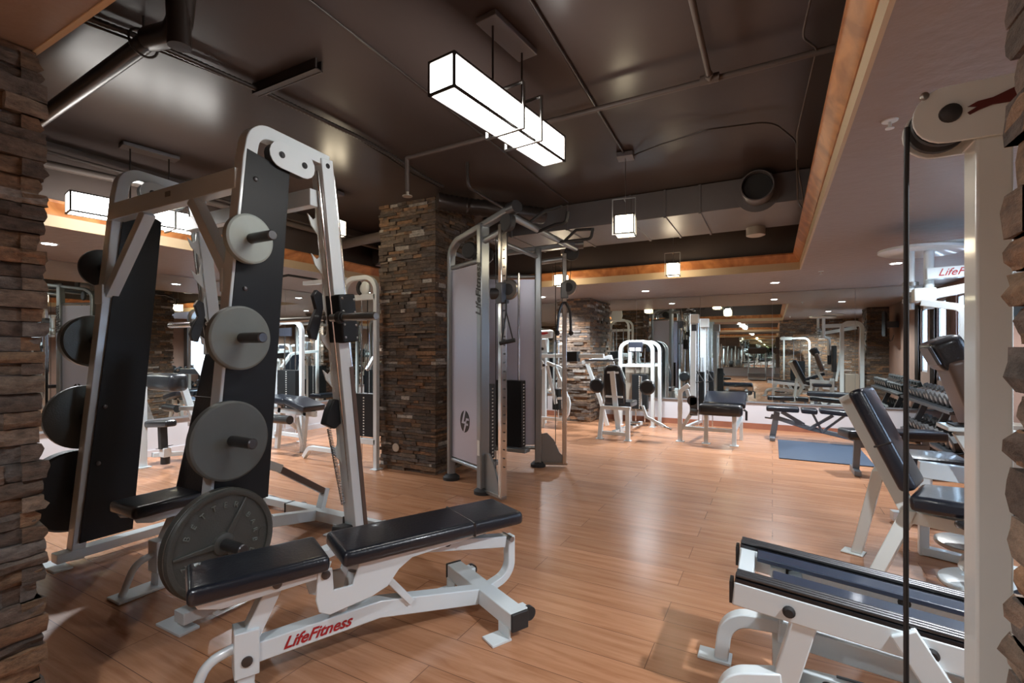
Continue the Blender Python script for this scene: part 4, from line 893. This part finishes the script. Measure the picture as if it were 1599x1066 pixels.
# ---------------- seated hip machine
t = thing('hip_machine', 'white hip machine with black backrest and two oval side pads facing the mirror', 'weight machine', (-2.05, 7.6, 0))
tower(t, -2.36, -1.80, 8.42, 1.46, w=.06, r=.16); tower(t, -2.30, -1.77, 8.85, 1.46, w=.06, r=.16)
for y in (8.42, 8.85): obj('cross_rail', G().path([(-2.36, y, 1.05), (-1.78, y, 1.05)], .05, .05, (0, 1, 0)), 'white', t, .003)
pl = obj('placard', G().box((-2.08, 8.37, 1.37), (.24, .02, .17)), 'placard', t)
for k in range(2): obj('placard_panel', G().box((-2.14 + k * .11, 8.357, 1.33), (.09, .004, .06)), 'paper', pl)
stack(t, -2.02, 8.45, .30, .90, 1.35, .26, .13)
obj('shroud', G().bx(-2.30, -1.90, 8.52, 8.54, .25, 1.02), 'galvlight', t)
obj('seat_pad', G().pad((-2.06, 7.38, .50), (.40, .42, .09)), 'blackvinyl', t)
bk = obj('back_pad', G().plate([(-.15, -.30), (.17, -.30), (.17, .0), (.11, .24), (.06, .29), (-.10, .29), (-.15, .22), (-.17, .0)], (-2.10, 7.16, .80), (1, 0, 0), (0, -.12, 1), .09), 'blackvinyl', t, .03)
obj('spine', G().path([(-2.10, 7.05, 1.0), (-2.06, 7.10, .45), (-2.04, 7.2, .06)], .04, .075, (0, 1, 0)), 'white', t, .003)
obj('spine_bracket', G().box((-2.10, 7.08, .98), (.17, .03, .03)).box((-2.08, 7.08, .62), (.26, .03, .03)), 'white', t, .004)
for s, lx in ((-1, -2.24), (1, -1.86)):
    obj('front_leg', G().path([(lx, 7.02, .46), (lx + s * .02, 6.95, .01)], .06, .06), 'white', t, .004)
    obj('foot_plate', G().box((lx + s * .02, 6.95, .006), (.10, .10, .01)), 'white', t)
obj('seat_rail', G().path([(-2.27, 7.02, .46), (-1.82, 7.02, .46)], .06, .05, (0, 1, 0)).path([(-2.26, 6.98, .09), (-1.86, 6.98, .09)], .04, .05, (0, 1, 0)).path([(-2.06, 7.0, .1), (-2.0, 8.42, .06)], .06, .06, (0, 0, 1)), 'white', t, .004)
for x in (-2.42, -1.64):
    obj('side_pad', G().plate(circ(.115, 24, (0, 0), .115), (x, 7.30, .76), (1, .1, 0), (0, 0, 1), .09), 'blackvinyl', t, .03)
    obj('pad_arm', G().path([(x + (.11 if x < -2 else -.10), 7.30, .92), (x + (.11 if x < -2 else -.10), 7.30, .48)], .03, .03), 'white', t)
obj('foot_lever', G().path([(-1.78, 7.6, .45), (-1.72, 7.6, .28), (-1.42, 7.5, .16)], .04, .04, (0, 1, 0)), 'white', t, .003)
obj('foot_peg', G().cyl((-1.44, 7.5, .16), (-1.32, 7.47, .13), .02, 12), 'chrome', t)
obj('cable_pulley', G().lathe((-1.95, 7.75, .12), (0, 0, 1), [(0, .10), (.02, .09), (.04, .10)], 20), 'steel', t)

# ---------------- twin column machine with the blue bench
t = thing('leg_extension', 'white twin column machine with glossy navy bench and front roller', 'weight machine', (-.9, 7.6, 0))
for x, h, y in ((-1.08, 1.86, 7.95), (-.96, 1.80, 8.15)):
    obj('column', G().path([(x, y, .3), (x, y, h)], .085, .07), 'white', t, .006)
    obj('guide_rod', G().cyl((x + .07, y, .3), (x + .07, y, h - .1), .01, 8), 'chrome', t)
    obj('head_cap', G().box((x + .02, y - .01, h - .06), (.13, .11, .14)), 'whiteold', t, .01)
    obj('cable_grip', G().tube([(x + .06, y - .08, 1.0), (x + .16, y - .10, .84), (x + .05, y - .10, .82)], .012, 8), 'rubber', t)
    stack(t, x + .10, y + .05, .32, .98, 1.2, .10, .10, marks=False)
obj('label', G().box((-1.065, 7.90, 1.66), (.07, .006, .10)), 'placard', t)
obj('front_upright', G().path(fil([(-1.17, 7.28, 0), (-1.17, 7.28, .72), (-1.05, 7.28, .82)], .08), .05, .06, (0, 1, 0)).path(fil([(-1.17, 7.28, .15), (-1.0, 7.3, .45), (-1.08, 7.3, .75)], .1), .04, .05, (0, 1, 0)), 'white', t, .004)
obj('bench_pad', G().pad((-.60, 7.62, .60), (.55, .52, .09), rotx(R(14)), .035), 'navy', t)
obj('roller_pad', G().pad((-.63, 7.22, .49), (.56, .16, .16), None, .06, 4), 'blackvinyl', t)
for x in (-.82, -.46): 
    obj('bench_leg', G().path([(x, 7.3, .46), (x, 7.27, .0)], .055, .055), 'white', t, .004); obj('foot_plate', G().box((x, 7.27, .006), (.11, .10, .01)), 'white', t)
obj('foot_plate', G().box((-1.17, 7.27, .006), (.11, .10, .01)), 'white', t)
obj('base_rail', G().path([(-1.17, 7.3, .20), (-.46, 7.3, .20)], .045, .05, (0, 1, 0)).path([(-1.1, 7.3, .20), (-1.0, 8.1, .20)], .045, .05, (0, 0, 1)).path([(-.46, 7.3, .2), (-.40, 7.8, .32), (-.40, 7.8, 0)], .045, .045, (1, 0, 0)), 'white', t, .004)
obj('side_handle', G().tube([(-.34, 7.3, .50), (-.31, 7.28, .48), (-.31, 7.28, .36)], .016, 8), 'blackvinyl', t)
obj('cam_assembly', G().cyl((-1.0, 7.22, .60), (-1.0, 7.30, .60), .07, 14).cyl((-1.02, 7.2, .46), (-.92, 7.2, .44), .04, 12).box((-.98, 7.25, .52), (.10, .06, .26)), 'darksteel', t, .004)

# ---------------- floor mat, grey benches, dumbbells
tag(obj('floor_mat', G().bx(.07, 1.02, 6.68, 8.05, .0, .012), 'mat', None, .003), 'dark blue exercise mat lying on the floor before the grey incline bench', 'mat')
t = thing('weight_bench', 'grey incline bench with three slate pads below the mirror', 'bench', (.5, 8.2, 0))
for (a, b, zz, rt) in ((-.08, .34, .455, 0), (.36, .56, .45, 3), (.58, 1.10, .45, 4)):
    obj('pad', G().pad(((a + b) / 2, 8.15 - (a + b) * .06, zz), (b - a, .26, .075), roty(R(rt)), .03, 4), 'navy', t)
obj('main_beam', G().path([(-.02, 8.15, .34), (.45, 8.13, .20), (1.15, 8.1, .06)], .06, .06, (0, 1, 0)), 'greybench', t, .006)
obj('front_leg', G().path([(.06, 8.15, .40), (.0, 8.15, .02)], .07, .08, (0, 1, 0)), 'greybench', t, .006)
obj('foot_bar', G().box((.0, 8.15, .03), (.07, .50, .05)).box((1.15, 8.1, .035), (.07, .50, .05)), 'greybench', t, .006)
obj('pad_bracket', G().path([(.12, 8.13, .41), (.40, 8.13, .24)], .05, .05, (0, 1, 0)).path([(.75, 8.1, .40), (.45, 8.1, .18)], .05, .04, (0, 1, 0)).path([(.5, 8.1, .42), (.62, 8.1, .16), (.9, 8.1, .42)], .04, .03, (0, 1, 0)), 'greybench', t, .003)
obj('pull_pin', G().cyl((-.10, 8.15, .31), (.0, 8.15, .30), .012, 8), 'darksteel', t)
t = thing('weight_bench', 'dark flat bench beside the dumbbell rack, behind the reclined leg machine', 'bench', (1.15, 6.4, 0))
obj('pad', G().pad((1.10, 6.38, .42), (.92, .27, .10), rotz(R(18)), .035, 4), 'navy', t)
obj('leg', G().path([(.80, 6.28, .37), (.78, 6.28, .0)], .06, .06, (0, 1, 0)), 'greybench', t, .004); obj('leg', G().path([(1.40, 6.48, .37), (1.42, 6.48, .0)], .06, .06, (0, 1, 0)), 'greybench', t, .004)
obj('beam', G().path([(.78, 6.28, .30), (1.42, 6.48, .30)], .05, .06, (0, 0, 1)).path([(.78, 6.1, .03), (.78, 6.46, .03)], .05, .06, (0, 0, 1)).path([(1.42, 6.3, .03), (1.42, 6.66, .03)], .05, .06, (0, 0, 1)), 'greybench', t, .004)
t = thing('dumbbell_rack', 'two tier dark dumbbell rack along the right wall', 'rack', (1.93, 7.85, 0))
RK0, RK1 = 6.72, 8.96
for z in (.66, .20):
    for a, x, dz in ((0, 1.68, 0), (1, 1.98, .08)): obj('shelf_rail', G().path([(x, RK0, z + dz - .02), (x, RK1, z + dz - .02)], .035, .05, (0, 0, 1)), 'darksteel', t, .004)
    obj('shelf_tray', G().mesh_from([(1.68, RK0, z), (2.0, RK0, z + .085), (2.0, RK1, z + .085), (1.68, RK1, z), (1.68, RK0, z - .012), (2.0, RK0, z + .073), (2.0, RK1, z + .073), (1.68, RK1, z - .012)], [(0, 1, 2, 3), (7, 6, 5, 4), (0, 4, 5, 1), (1, 5, 6, 2), (2, 6, 7, 3), (3, 7, 4, 0)]), 'blackpanel', t)
for y in (RK0 + .12, 7.85, RK1 - .12):
    obj('rack_leg', G().path([(1.70, y, .02), (2.02, y, .80)], .05, .07, (0, 1, 0)), 'darksteel', t, .004)
    obj('rack_foot', G().path([(1.62, y, .03), (2.16, y, .03)], .05, .05, (0, 1, 0)), 'darksteel', t, .004)
def dumbbell(r, L, loc, rot, label, group):
    d = thing('dumbbell', label, 'dumbbell', loc, group)
    d.rotation_euler = rot
    for s in (-1, 1):
        me = G().lathe((s * L * .30, 0, 0), (s, 0, 0), [(0, r * .86), (L * .03, r), (L * .17, r), (L * .2, r * .8)], 6)
        obj('head', me, 'rubber', d, .003, world=False)
        obj('head_cap', G().lathe((s * L * .5, 0, 0), (s, 0, 0), [(0, r * .45), (.003, r * .4)], 16), 'steel', d, world=False)
    obj('grip', G().cyl((-L * .3, 0, 0), (L * .3, 0, 0), .016, 12), 'chrome', d, world=False)
    return d
proto = {}
ORD = 'first second third fourth fifth sixth seventh eighth ninth tenth eleventh twelfth'.split()
sl_ = math.atan2(.085, .32)
for tier, z, n, rs in (('upper', .66, 12, (.066, .082)), ('lower', .20, 11, (.080, .094))):
    for k in range(n):
        y = RK0 + .12 + (RK1 - RK0 - .24) * k / (n - 1)
        big = k < n / 2; r = rs[1] if (big == (tier == 'lower')) else rs[0]
        r = rs[1] if big else rs[0]; L = .29 if big else .26
        loc = (1.835, y, z + .043 + r * .87 + .003); rot = (R(30) * 0, -sl_, 0)
        lab = 'hex dumbbell with chrome grip, %s from the mirror on the %s tier' % (ORD[n - 1 - k], tier)
        gr = '%s dumbbells on the %s tier of the rack' % ('larger' if big else 'smaller', tier)
        key = (r, L)
        if key not in proto: proto[key] = dumbbell(r, L, loc, rot, lab, gr)
        else: o = dup(proto[key], loc, None, lab, gr); o.rotation_euler = rot
tv = thing('television', 'flat black television on a bracket, reflected in the back mirror', 'television', (2.1, 5.75, 1.5))
obj('casing', G().box((2.02, 5.8, 1.84), (.05, .78, .50), rotz(R(12))), 'rubber', tv, .006)
obj('screen', G().box((1.992, 5.794, 1.84), (.006, .72, .44), rotz(R(12))), 'screen', tv)
obj('wall_arm', G().bx(2.04, 2.24, 5.76, 5.84, 1.78, 1.9), 'darksteel', tv)
obj('hanging_cable', G().tube([(2.1, 5.7, 1.6), (2.1, 5.8, 1.50), (2.12, 5.9, 1.52), (2.14, 5.95, 1.62)], .006, 6), 'rubber', tv)
# ================================================================ right hand machines
# ---------------- leg press sled in the foreground
t = thing('leg_press', 'white leg press with two black and chrome rails, in the right foreground', 'weight machine', (.4, 2.12, 0))
def rz_(x): return .50 - .094 * (x + .125)      # height of the rail tops
def RP(x, y, dz=0): return (x, y, rz_(x) + dz)
for y, s in ((1.95, 1), (2.30, -1)):
    b = obj('side_beam', G().path([RP(-.125, y, -.075), RP(1.55, y, -.075)], .065, .085, (0, 1, 0)), 'white', t, .005)
    obj('rail_bed', G().path([RP(-.12, y, -.027), RP(1.55, y, -.027)], .06, .014, (0, 1, 0)), 'blackvinyl', t)
    for q in (-.019, .0, .019): obj('guide_rail', G().tube([RP(-.115, y + q, -.010), RP(1.55, y + q, -.010)], .0085, 12), 'darksteel', t)
    obj('end_cap', G().box((-.132, y, rz_(-.13) - .075), (.012, .055, .078)), 'rubber', t)
    obj('foam_strip', G().path([RP(.0 if s > 0 else -.055, y + s * .088, -.026), RP(1.5, y + s * .088, -.026)], .085, .02, (0, 1, 0)), 'navystrip', t, .004)
    for x in (.05, .43): obj('bolt', G().lathe((x, y - .033, rz_(x) - .08), (0, -1, 0), [(0, .020), (.006, .020), (.012, .012)], 16), 'rubber', t)
obj('end_plate', G().path([RP(-.09, 1.97, -.075), RP(-.09, 2.28, -.075)], .055, .08, (1, 0, 0)), 'white', t, .004)
obj('cross_tube', G().path([RP(.08, 1.97, -.09), RP(.08, 2.28, -.09)], .05, .04, (1, 0, 0)), 'white', t, .004)
obj('front_leg', G().path([(.105, 1.95, .40), (-.0, 1.95, .0)], .055, .075, (0, 1, 0)), 'white', t, .005)
obj('far_leg', G().path([(.02, 2.26, .42), (.03, 2.2, .0)], .055, .055, (1, 0, 0)), 'whiteold', t, .004)
for y0, yb in ((2.22, 2.20), (1.90, 1.95)):
    f = 1 if y0 > 2 else .70
    obj('curved_foot', G().path(fil([(-.19 + (0 if f == 1 else .03), y0, .01), (-.17 + (0 if f == 1 else .03), y0, .19 * f), (.03, yb, .215 * f)], .19, 10), .06, .055, (0, 1, 0)), 'white', t, .005)
    obj('foot_plate', G().box((-.215 + (0 if f == 1 else .03), y0, .006), (.13, .085, .011)), 'white', t, .002)
obj('lower_beam', G().path([(.02, 2.15, .22), (1.5, 2.15, .10)], .065, .08, (0, 1, 0)), 'white', t, .005)
pu = obj('pulley_cover', G().plate(stad(.10, .085), (.19, 2.0, .13), (1, .1, -.05), (-.1, 1, 0), .006), 'white', t, .002)
obj('pulley', G().plate(stad(.10, .078), (.19, 2.0, .11), (1, .1, -.05), (-.1, 1, 0), .03), 'rubber', pu)
obj('bolt', G().lathe((.17, 2.0, .133), (0, 0, 1), [(0, .018), (.008, .017), (.01, .01)], 14), 'rubber', pu)
obj('drive_cable', G().tube([(.2, 2.05, .15), (1.2, 2.1, .10)], .005, 8), 'rubber', t)
lg = obj('slanted_leg', G().path([(.36, 1.93, .42), (.60, 1.93, .02)], .055, .075, (0, 1, 0)), 'white', t, .005)
M_ = basis((.46, 1.90, .255), (.515, 0, -.857), (0, 0, 1))
obj('sticker', G().plate([(-.04, -.012), (.03, -.012), (.03, .012), (-.04, .012)], (.458, 1.8985, .245), (.515, 0, -.857), (.857, 0, .515), .002), 'redwood', lg)
obj('sticker', G().plate([(-.03, -.012), (.06, -.012), (.06, .012), (-.03, .012)], (.49, 1.8985, .245), (.515, 0, -.857), (.857, 0, .515), .002), 'paper', lg)
obj('step_pad', G().pad((.40, 1.80, .16), (.16, .18, .08), rotx(R(20)), .02), 'navy', t)
obj('step_bracket', G().path([(.40, 1.88, .14), (.40, 1.93, .03)], .05, .05, (1, 0, 0)).path([(.02, 1.93, .04), (.62, 1.93, .04)], .05, .05, (0, 1, 0)), 'white', t)
obj('foot_board', G().box((1.52, 2.12, .62), (.05, .50, .55), roty(R(12))), 'darksteel', t, .01)
sd = obj('sled_back', G().pad((1.0, 2.12, .56), (.60, .34, .09), roty(R(-25)), .03), 'navy', t)
# ---------------- reclined leg machine
t = thing('leg_machine', 'white reclined leg machine with long navy back pad, behind the leg press', 'weight machine', (.90, 3.42, 0), None, R(-110))
L_ = lambda n, g, m, b=.004: obj(n, g, m, t, b, world=False)
L_('seat_pad', G().plate([(-.19, -.20), (.19, -.20), (.21, .0), (.17, .20), (.08, .26), (-.08, .26), (-.17, .20), (-.21, .0)], (0, 0, .49), (1, 0, 0), (0, 1, .06), .085), 'navy', .025)
hb = rotx(R(25))
L_('back_pad', G().pad((0, -.335, .80), (.28, .085, .60), hb, .035, 4), 'navy', 0)
L_('seam', G().pad((0, -.325, .77), (.284, .09, .012), hb, .004, 1), 'blackvinyl', 0)
L_('spine', G().path([(0, -.53, 1.02), (0, -.20, .33)], .065, .075, (1, 0, 0)), 'whiteold')
L_('top_bracket', G().path([(0, -.55, 1.0), (0, -.47, 1.045)], .12, .03, (1, 0, 0)), 'whiteold')
L_('a_frame_leg', G().path([(-.02, -.37, .60), (-.20, -.52, .02)], .06, .06, (0, 1, 0)), 'whiteold')
L_('a_frame_leg', G().path([(.02, -.22, .40), (.10, -.36, .02)], .07, .08, (0, 1, 0)), 'whiteold')
L_('foot_plate', G().box((-.20, -.54, .006), (.10, .12, .01)), 'whiteold')
L_('foot_plate', G().box((.10, -.36, .006), (.10, .12, .01)), 'whiteold')
L_('arm_tube', G().path([(.02, -.22, .37), (.06, .18, .37), (.28, .20, .37)][:2], .06, .07, (1, 0, 0)), 'whiteold')
L_('arm_cap', G().box((.06, .19, .37), (.066, .04, .076)), 'rubber')
L_('seat_post', G().path(fil([(0, .0, .45), (0, .10, .36), (0, .05, .04)], .06), .05, .06, (1, 0, 0)), 'whiteold')
L_('turntable', G().lathe((-.22, .02, .19), (0, 0, 1), [(0, .15), (.01, .17), (.03, .17), (.035, .15)], 32), 'steel')
L_('turntable_stand', G().path([(-.30, .02, .0), (-.30, .02, .19)], .04, .04).path([(-.16, .05, .0), (-.16, .05, .19)], .05, .05).cyl((-.24, .0, .12), (-.10, .0, .12), .035, 14), 'whiteold')
L_('base_disc', G().lathe((-.20, .10, .0), (0, 0, 1), [(0, .23), (.018, .23), (.026, .21)], 40), 'white')
L_('side_grip', G().tube(fil([(.19, .0, .42), (.26, .02, .44), (.26, .14, .38)], .04), .02, 10), 'blackvinyl')
# ---------------- chest fly machine behind it
t = thing('fly_machine', 'tall white fly machine with round cam discs overhead and lettered arm', 'weight machine', (1.35, 4.7, 0))
obj('cam_disc', G().lathe((1.02, 4.85, 2.065), (.03, 0, 1), [(0, .24), (.012, .27), (.03, .27), (.036, .25)], 44), 'white', t)
obj('cam_disc', G().lathe((1.22, 4.95, 2.11), (-.02, 0, 1), [(0, .18), (.01, .20), (.025, .20), (.03, .18)], 40), 'whiteold', t)
for x, r in ((.94, .025), (1.05, .032)): obj('cam_shaft', G().cyl((x, 4.75, 1.62), (x, 4.75, 2.07), r, 18), 'white', t)
for z in (1.80, 1.72, 1.67): obj('collar', G().cyl((.94, 4.75, z), (.94, 4.75, z + .03), .05, 18), 'steel', t)
ar = obj('lettered_beam', G().path([(1.02, 4.70, 1.88), (1.75, 4.70, 1.90)], .06, .085, (0, 1, 0)), 'white', t, .006)
text('lettering', 'LifeFitness', .075, 'red', basis((1.24, 4.666, 1.885), (1, 0, .02), (0, 0, 1)), ar, .001, shear=.4)
obj('lower_beam', G().path([(.94, 4.66, 1.70), (1.70, 4.55, 1.84)], .06, .07, (0, 1, 0)), 'whiteold', t, .005)
obj('hinge_block', G().box((1.0, 4.66, 1.72), (.13, .10, .10)), 'whiteold', t, .008)
obj('fly_arm', G().path(fil([(.98, 4.6, 1.66), (1.18, 4.45, 1.60), (1.18, 4.45, 1.20)], .06), .05, .05, (.6, .8, 0)), 'white', t, .004)
obj('arm_pad', G().pad((1.20, 4.40, 1.15), (.10, .12, .34), None, .03), 'blackvinyl', t)
obj('main_frame', G().path(fil([(1.40, 4.75, 0), (1.40, 4.75, 1.95), (1.78, 4.75, 1.95), (1.78, 4.75, 0)], .14), .07, .08, (0, 1, 0)), 'white', t, .005)
obj('stack_shroud', G().bx(1.46, 1.72, 4.68, 4.84, .10, .78), 'galvlight', t, .008)
obj('back_pad', G().pad((1.26, 4.62, 1.12), (.09, .30, .62), None, .03), 'blackvinyl', t)
obj('seat_pad', G().pad((1.02, 4.62, .50), (.38, .36, .08), None, .03), 'navy', t)
obj('seat_frame', G().path([(1.0, 4.62, .46), (1.0, 4.62, .06)], .07, .07, (0, 1, 0)).path([(.8, 4.62, .05), (1.4, 4.7, .05)], .07, .07, (0, 0, 1)).path([(1.3, 4.65, .6), (1.42, 4.7, 1.5)], .06, .05, (0, 1, 0)), 'white', t, .004)
# ---------------- machine with the tall dark headrest
t = thing('press_machine', 'machine with tall black headrest pad on a pale bracket, right of the black cable', 'weight machine', (1.05, 3.85, 0))
hb = roty(R(-18))
obj('head_pad', G().pad((.93, 3.86, 1.29), (.17, .28, .19), roty(R(-25)), .05, 4), 'blackvinyl', t)
obj('pad_backplate', G().box((.845, 3.80, 1.27), (.02, .20, .12), roty(R(-25))), 'darksteel', t, .006)
obj('back_pad', G().pad((1.02, 3.86, 1.03), (.10, .30, .46), roty(R(-18)), .035, 4), 'brownplastic', t)
obj('top_bracket', G().box((1.05, 3.80, .845), (.30, .24, .025)), 'whiteold', t, .006)
obj('bracket_inlay', G().box((1.05, 3.80, .862), (.22, .16, .008)), 'blackpanel', t)
obj('bracket_arm', G().path([(.97, 3.75, .83), (1.16, 3.75, .45)], .06, .07, (0, 1, 0)), 'whiteold', t, .004)
obj('cross_beam', G().path([(.82, 3.95, .55), (1.3, 3.95, .52)], .06, .10, (0, 1, 0)), 'white', t, .004)
obj('label', G().box((1.13, 3.917, .52), (.06, .004, .07)), 'paper', t)
obj('upright', G().path([(1.30, 3.80, .0), (1.30, 3.80, .62)], .09, .08), 'white', t, .004)
obj('base', G().path([(.85, 3.95, .52), (.85, 3.97, .0)], .05, .05, (1, 0, 0)).path([(.85, 3.97, .03), (1.3, 3.8, .03)], .05, .06, (0, 0, 1)), 'white', t, .004)
# ---------------- pulley tower right next to the camera
t = thing('pulley_tower', 'pale grey upright column with rounded head plate, close at the right edge', 'weight machine', (.60, 1.07, 0))
obj('column', G().bx(.289, .334, 1.04, 1.099, .0, 1.66), 'whiteold', t, .004)
obj('top_arch', G().path(fil([(.311, 1.07, 1.64), (.311, 1.07, 1.69), (.98, 1.07, 1.69), (.98, 1.07, 0)], [.02, .15]), .055, .05, (0, 1, 0)), 'whiteold', t, .004)
out = [(.253 - .046 * math.sin(R(a)), 1.687 + .046 * math.cos(R(a))) for a in range(0, 181, 15)]
out = [(.52, 1.733)] + out + [(.52, 1.641)]
for y in (1.035, 1.108): hp = obj('head_plate', G().plate(out, (0, y, 0), (1, 0, 0), (0, 0, 1), .006), 'whiteold', t, .001)
hp = [c for c in t.children if c.name.startswith('head_plate')][0]
obj('head_pulley', G().lathe((.253, 1.05, 1.687), (0, 1, 0), [(0, .043), (.01, .043), (.016, .036), (.028, .036), (.034, .043), (.044, .043)], 30), 'rubber', t)
obj('head_bolt', G().lathe((.255, 1.032, 1.687), (0, -1, 0), [(0, .015), (.006, .014), (.010, .008)], 20), 'rubber', hp)
obj('corner_pin', G().lathe((.222, 1.032, 1.722), (0, -1, 0), [(0, .006), (.005, .006), (.006, .004)], 14), 'steel', hp)
lo = [(.0, .0), (.012, .006), (.03, .008), (.05, .016), (.066, .022), (.075, .020), (.085, .025), (.10, .026), (.108, .018), (.104, .004), (.085, -.001), (.06, -.004), (.03, -.003), (.014, -.008), (.003, -.013), (.0, -.009), (.012, -.002)]
obj('red_emblem', G().plate(lo, (.276, 1.0305, 1.692), (1, 0, 0), (0, 0, 1), .002), 'darkred', hp)
obj('hanging_cable', G().tube([(.207, 1.07, 1.69), (.206, 1.07, 1.60), (.2055, 1.07, .9), (.207, 1.07, .16)], .0042, 10), 'rubber', t)
obj('low_pulley', G().lathe((.25, 1.05, .15), (0, 1, 0), [(0, .045), (.04, .045)], 24), 'rubber', t)
obj('base', G().path([(.20, 1.07, .03), (1.05, 1.07, .03)], .06, .05, (0, 1, 0)), 'whiteold', t, .004)
stack(t, .66, 1.10, .10, .80, 1.6, .30, .14)
obj('stack_shroud', G().bx(.48, .86, 1.20, 1.215, .08, 1.0), 'blackpanel', t)
# ================================================================ the room behind, seen in the mirrors
def elliptical(x, y, rz, label):
    t = thing('elliptical_trainer', label, 'elliptical', (x, y, 0), 'ellipticals in the room behind', rz)
    o = lambda n, g, m: obj(n, g, m, t, .004, world=False)
    o('base', G().path([(0, -.8, .06), (0, .8, .06)], .12, .08, (1, 0, 0)).box((0, -.8, .04), (.5, .08, .06)).box((0, .8, .04), (.5, .08, .06)), 'silver')
    o('drive_housing', G().lathe((-.12, .45, .40), (1, 0, 0), [(0, .30), (.02, .33), (.22, .33), (.24, .30)], 28), 'darksteel')
    o('mast', G().path([(0, .30, .5), (0, -.05, 1.45)], .07, .08, (1, 0, 0)), 'silver')
    o('console', G().box((0, -.08, 1.50), (.32, .06, .24), rotx(R(-25))), 'rubber')
    for s in (-1, 1):
        o('pedal_arm', G().path([(s * .16, -.55, .22), (s * .16, .40, .38)], .05, .05, (1, 0, 0)), 'silver')
        o('pedal', G().box((s * .16, -.30, .31), (.14, .36, .04), rotx(R(8))), 'rubber')
        o('handlebar', G().tube(fil([(s * .20, .30, .45), (s * .22, .10, 1.10), (s * .22, -.15, 1.35), (s * .20, -.20, 1.62)], .12), .018, 10), 'steel')
    return t
e = elliptical(-2.0, -2.2, R(180), 'grey elliptical nearest the opening in the room behind')
for x, y, l in ((-2.9, -2.4, 'grey elliptical second from the opening in the room behind'), (-3.8, -2.6, 'grey elliptical third from the opening in the room behind'), (-2.2, -5.5, 'grey elliptical farther back near the far mirror')):
    dup(e, (x, y, 0), R(180), l)
def treadmill(x, y, rz, label):
    t = thing('treadmill', label, 'treadmill', (x, y, 0), 'treadmills in the room behind', rz)
    o = lambda n, g, m: obj(n, g, m, t, .004, world=False)
    o('deck', G().box((0, 0, .13), (.70, 1.8, .16)), 'silver'); o('belt', G().box((0, -.05, .215), (.50, 1.6, .02)), 'rubber')
    o('motor_cover', G().box((0, .80, .25), (.68, .36, .16)), 'darksteel')
    for s in (-1, 1): o('upright', G().path([(s * .34, .70, .2), (s * .34, .55, 1.25)], .05, .08, (1, 0, 0)), 'silver'); o('handrail', G().tube([(s * .34, .58, 1.15), (s * .34, .1, 1.02)], .022, 10), 'rubber')
    o('console', G().box((0, .60, 1.32), (.72, .10, .28), rotx(R(-30))), 'rubber')
    return t
e = treadmill(.4, -6.4, 0, 'treadmill nearest the right wall in the room behind')
dup(e, (-.6, -6.5, 0), 0, 'treadmill beside the rightmost one in the room behind')
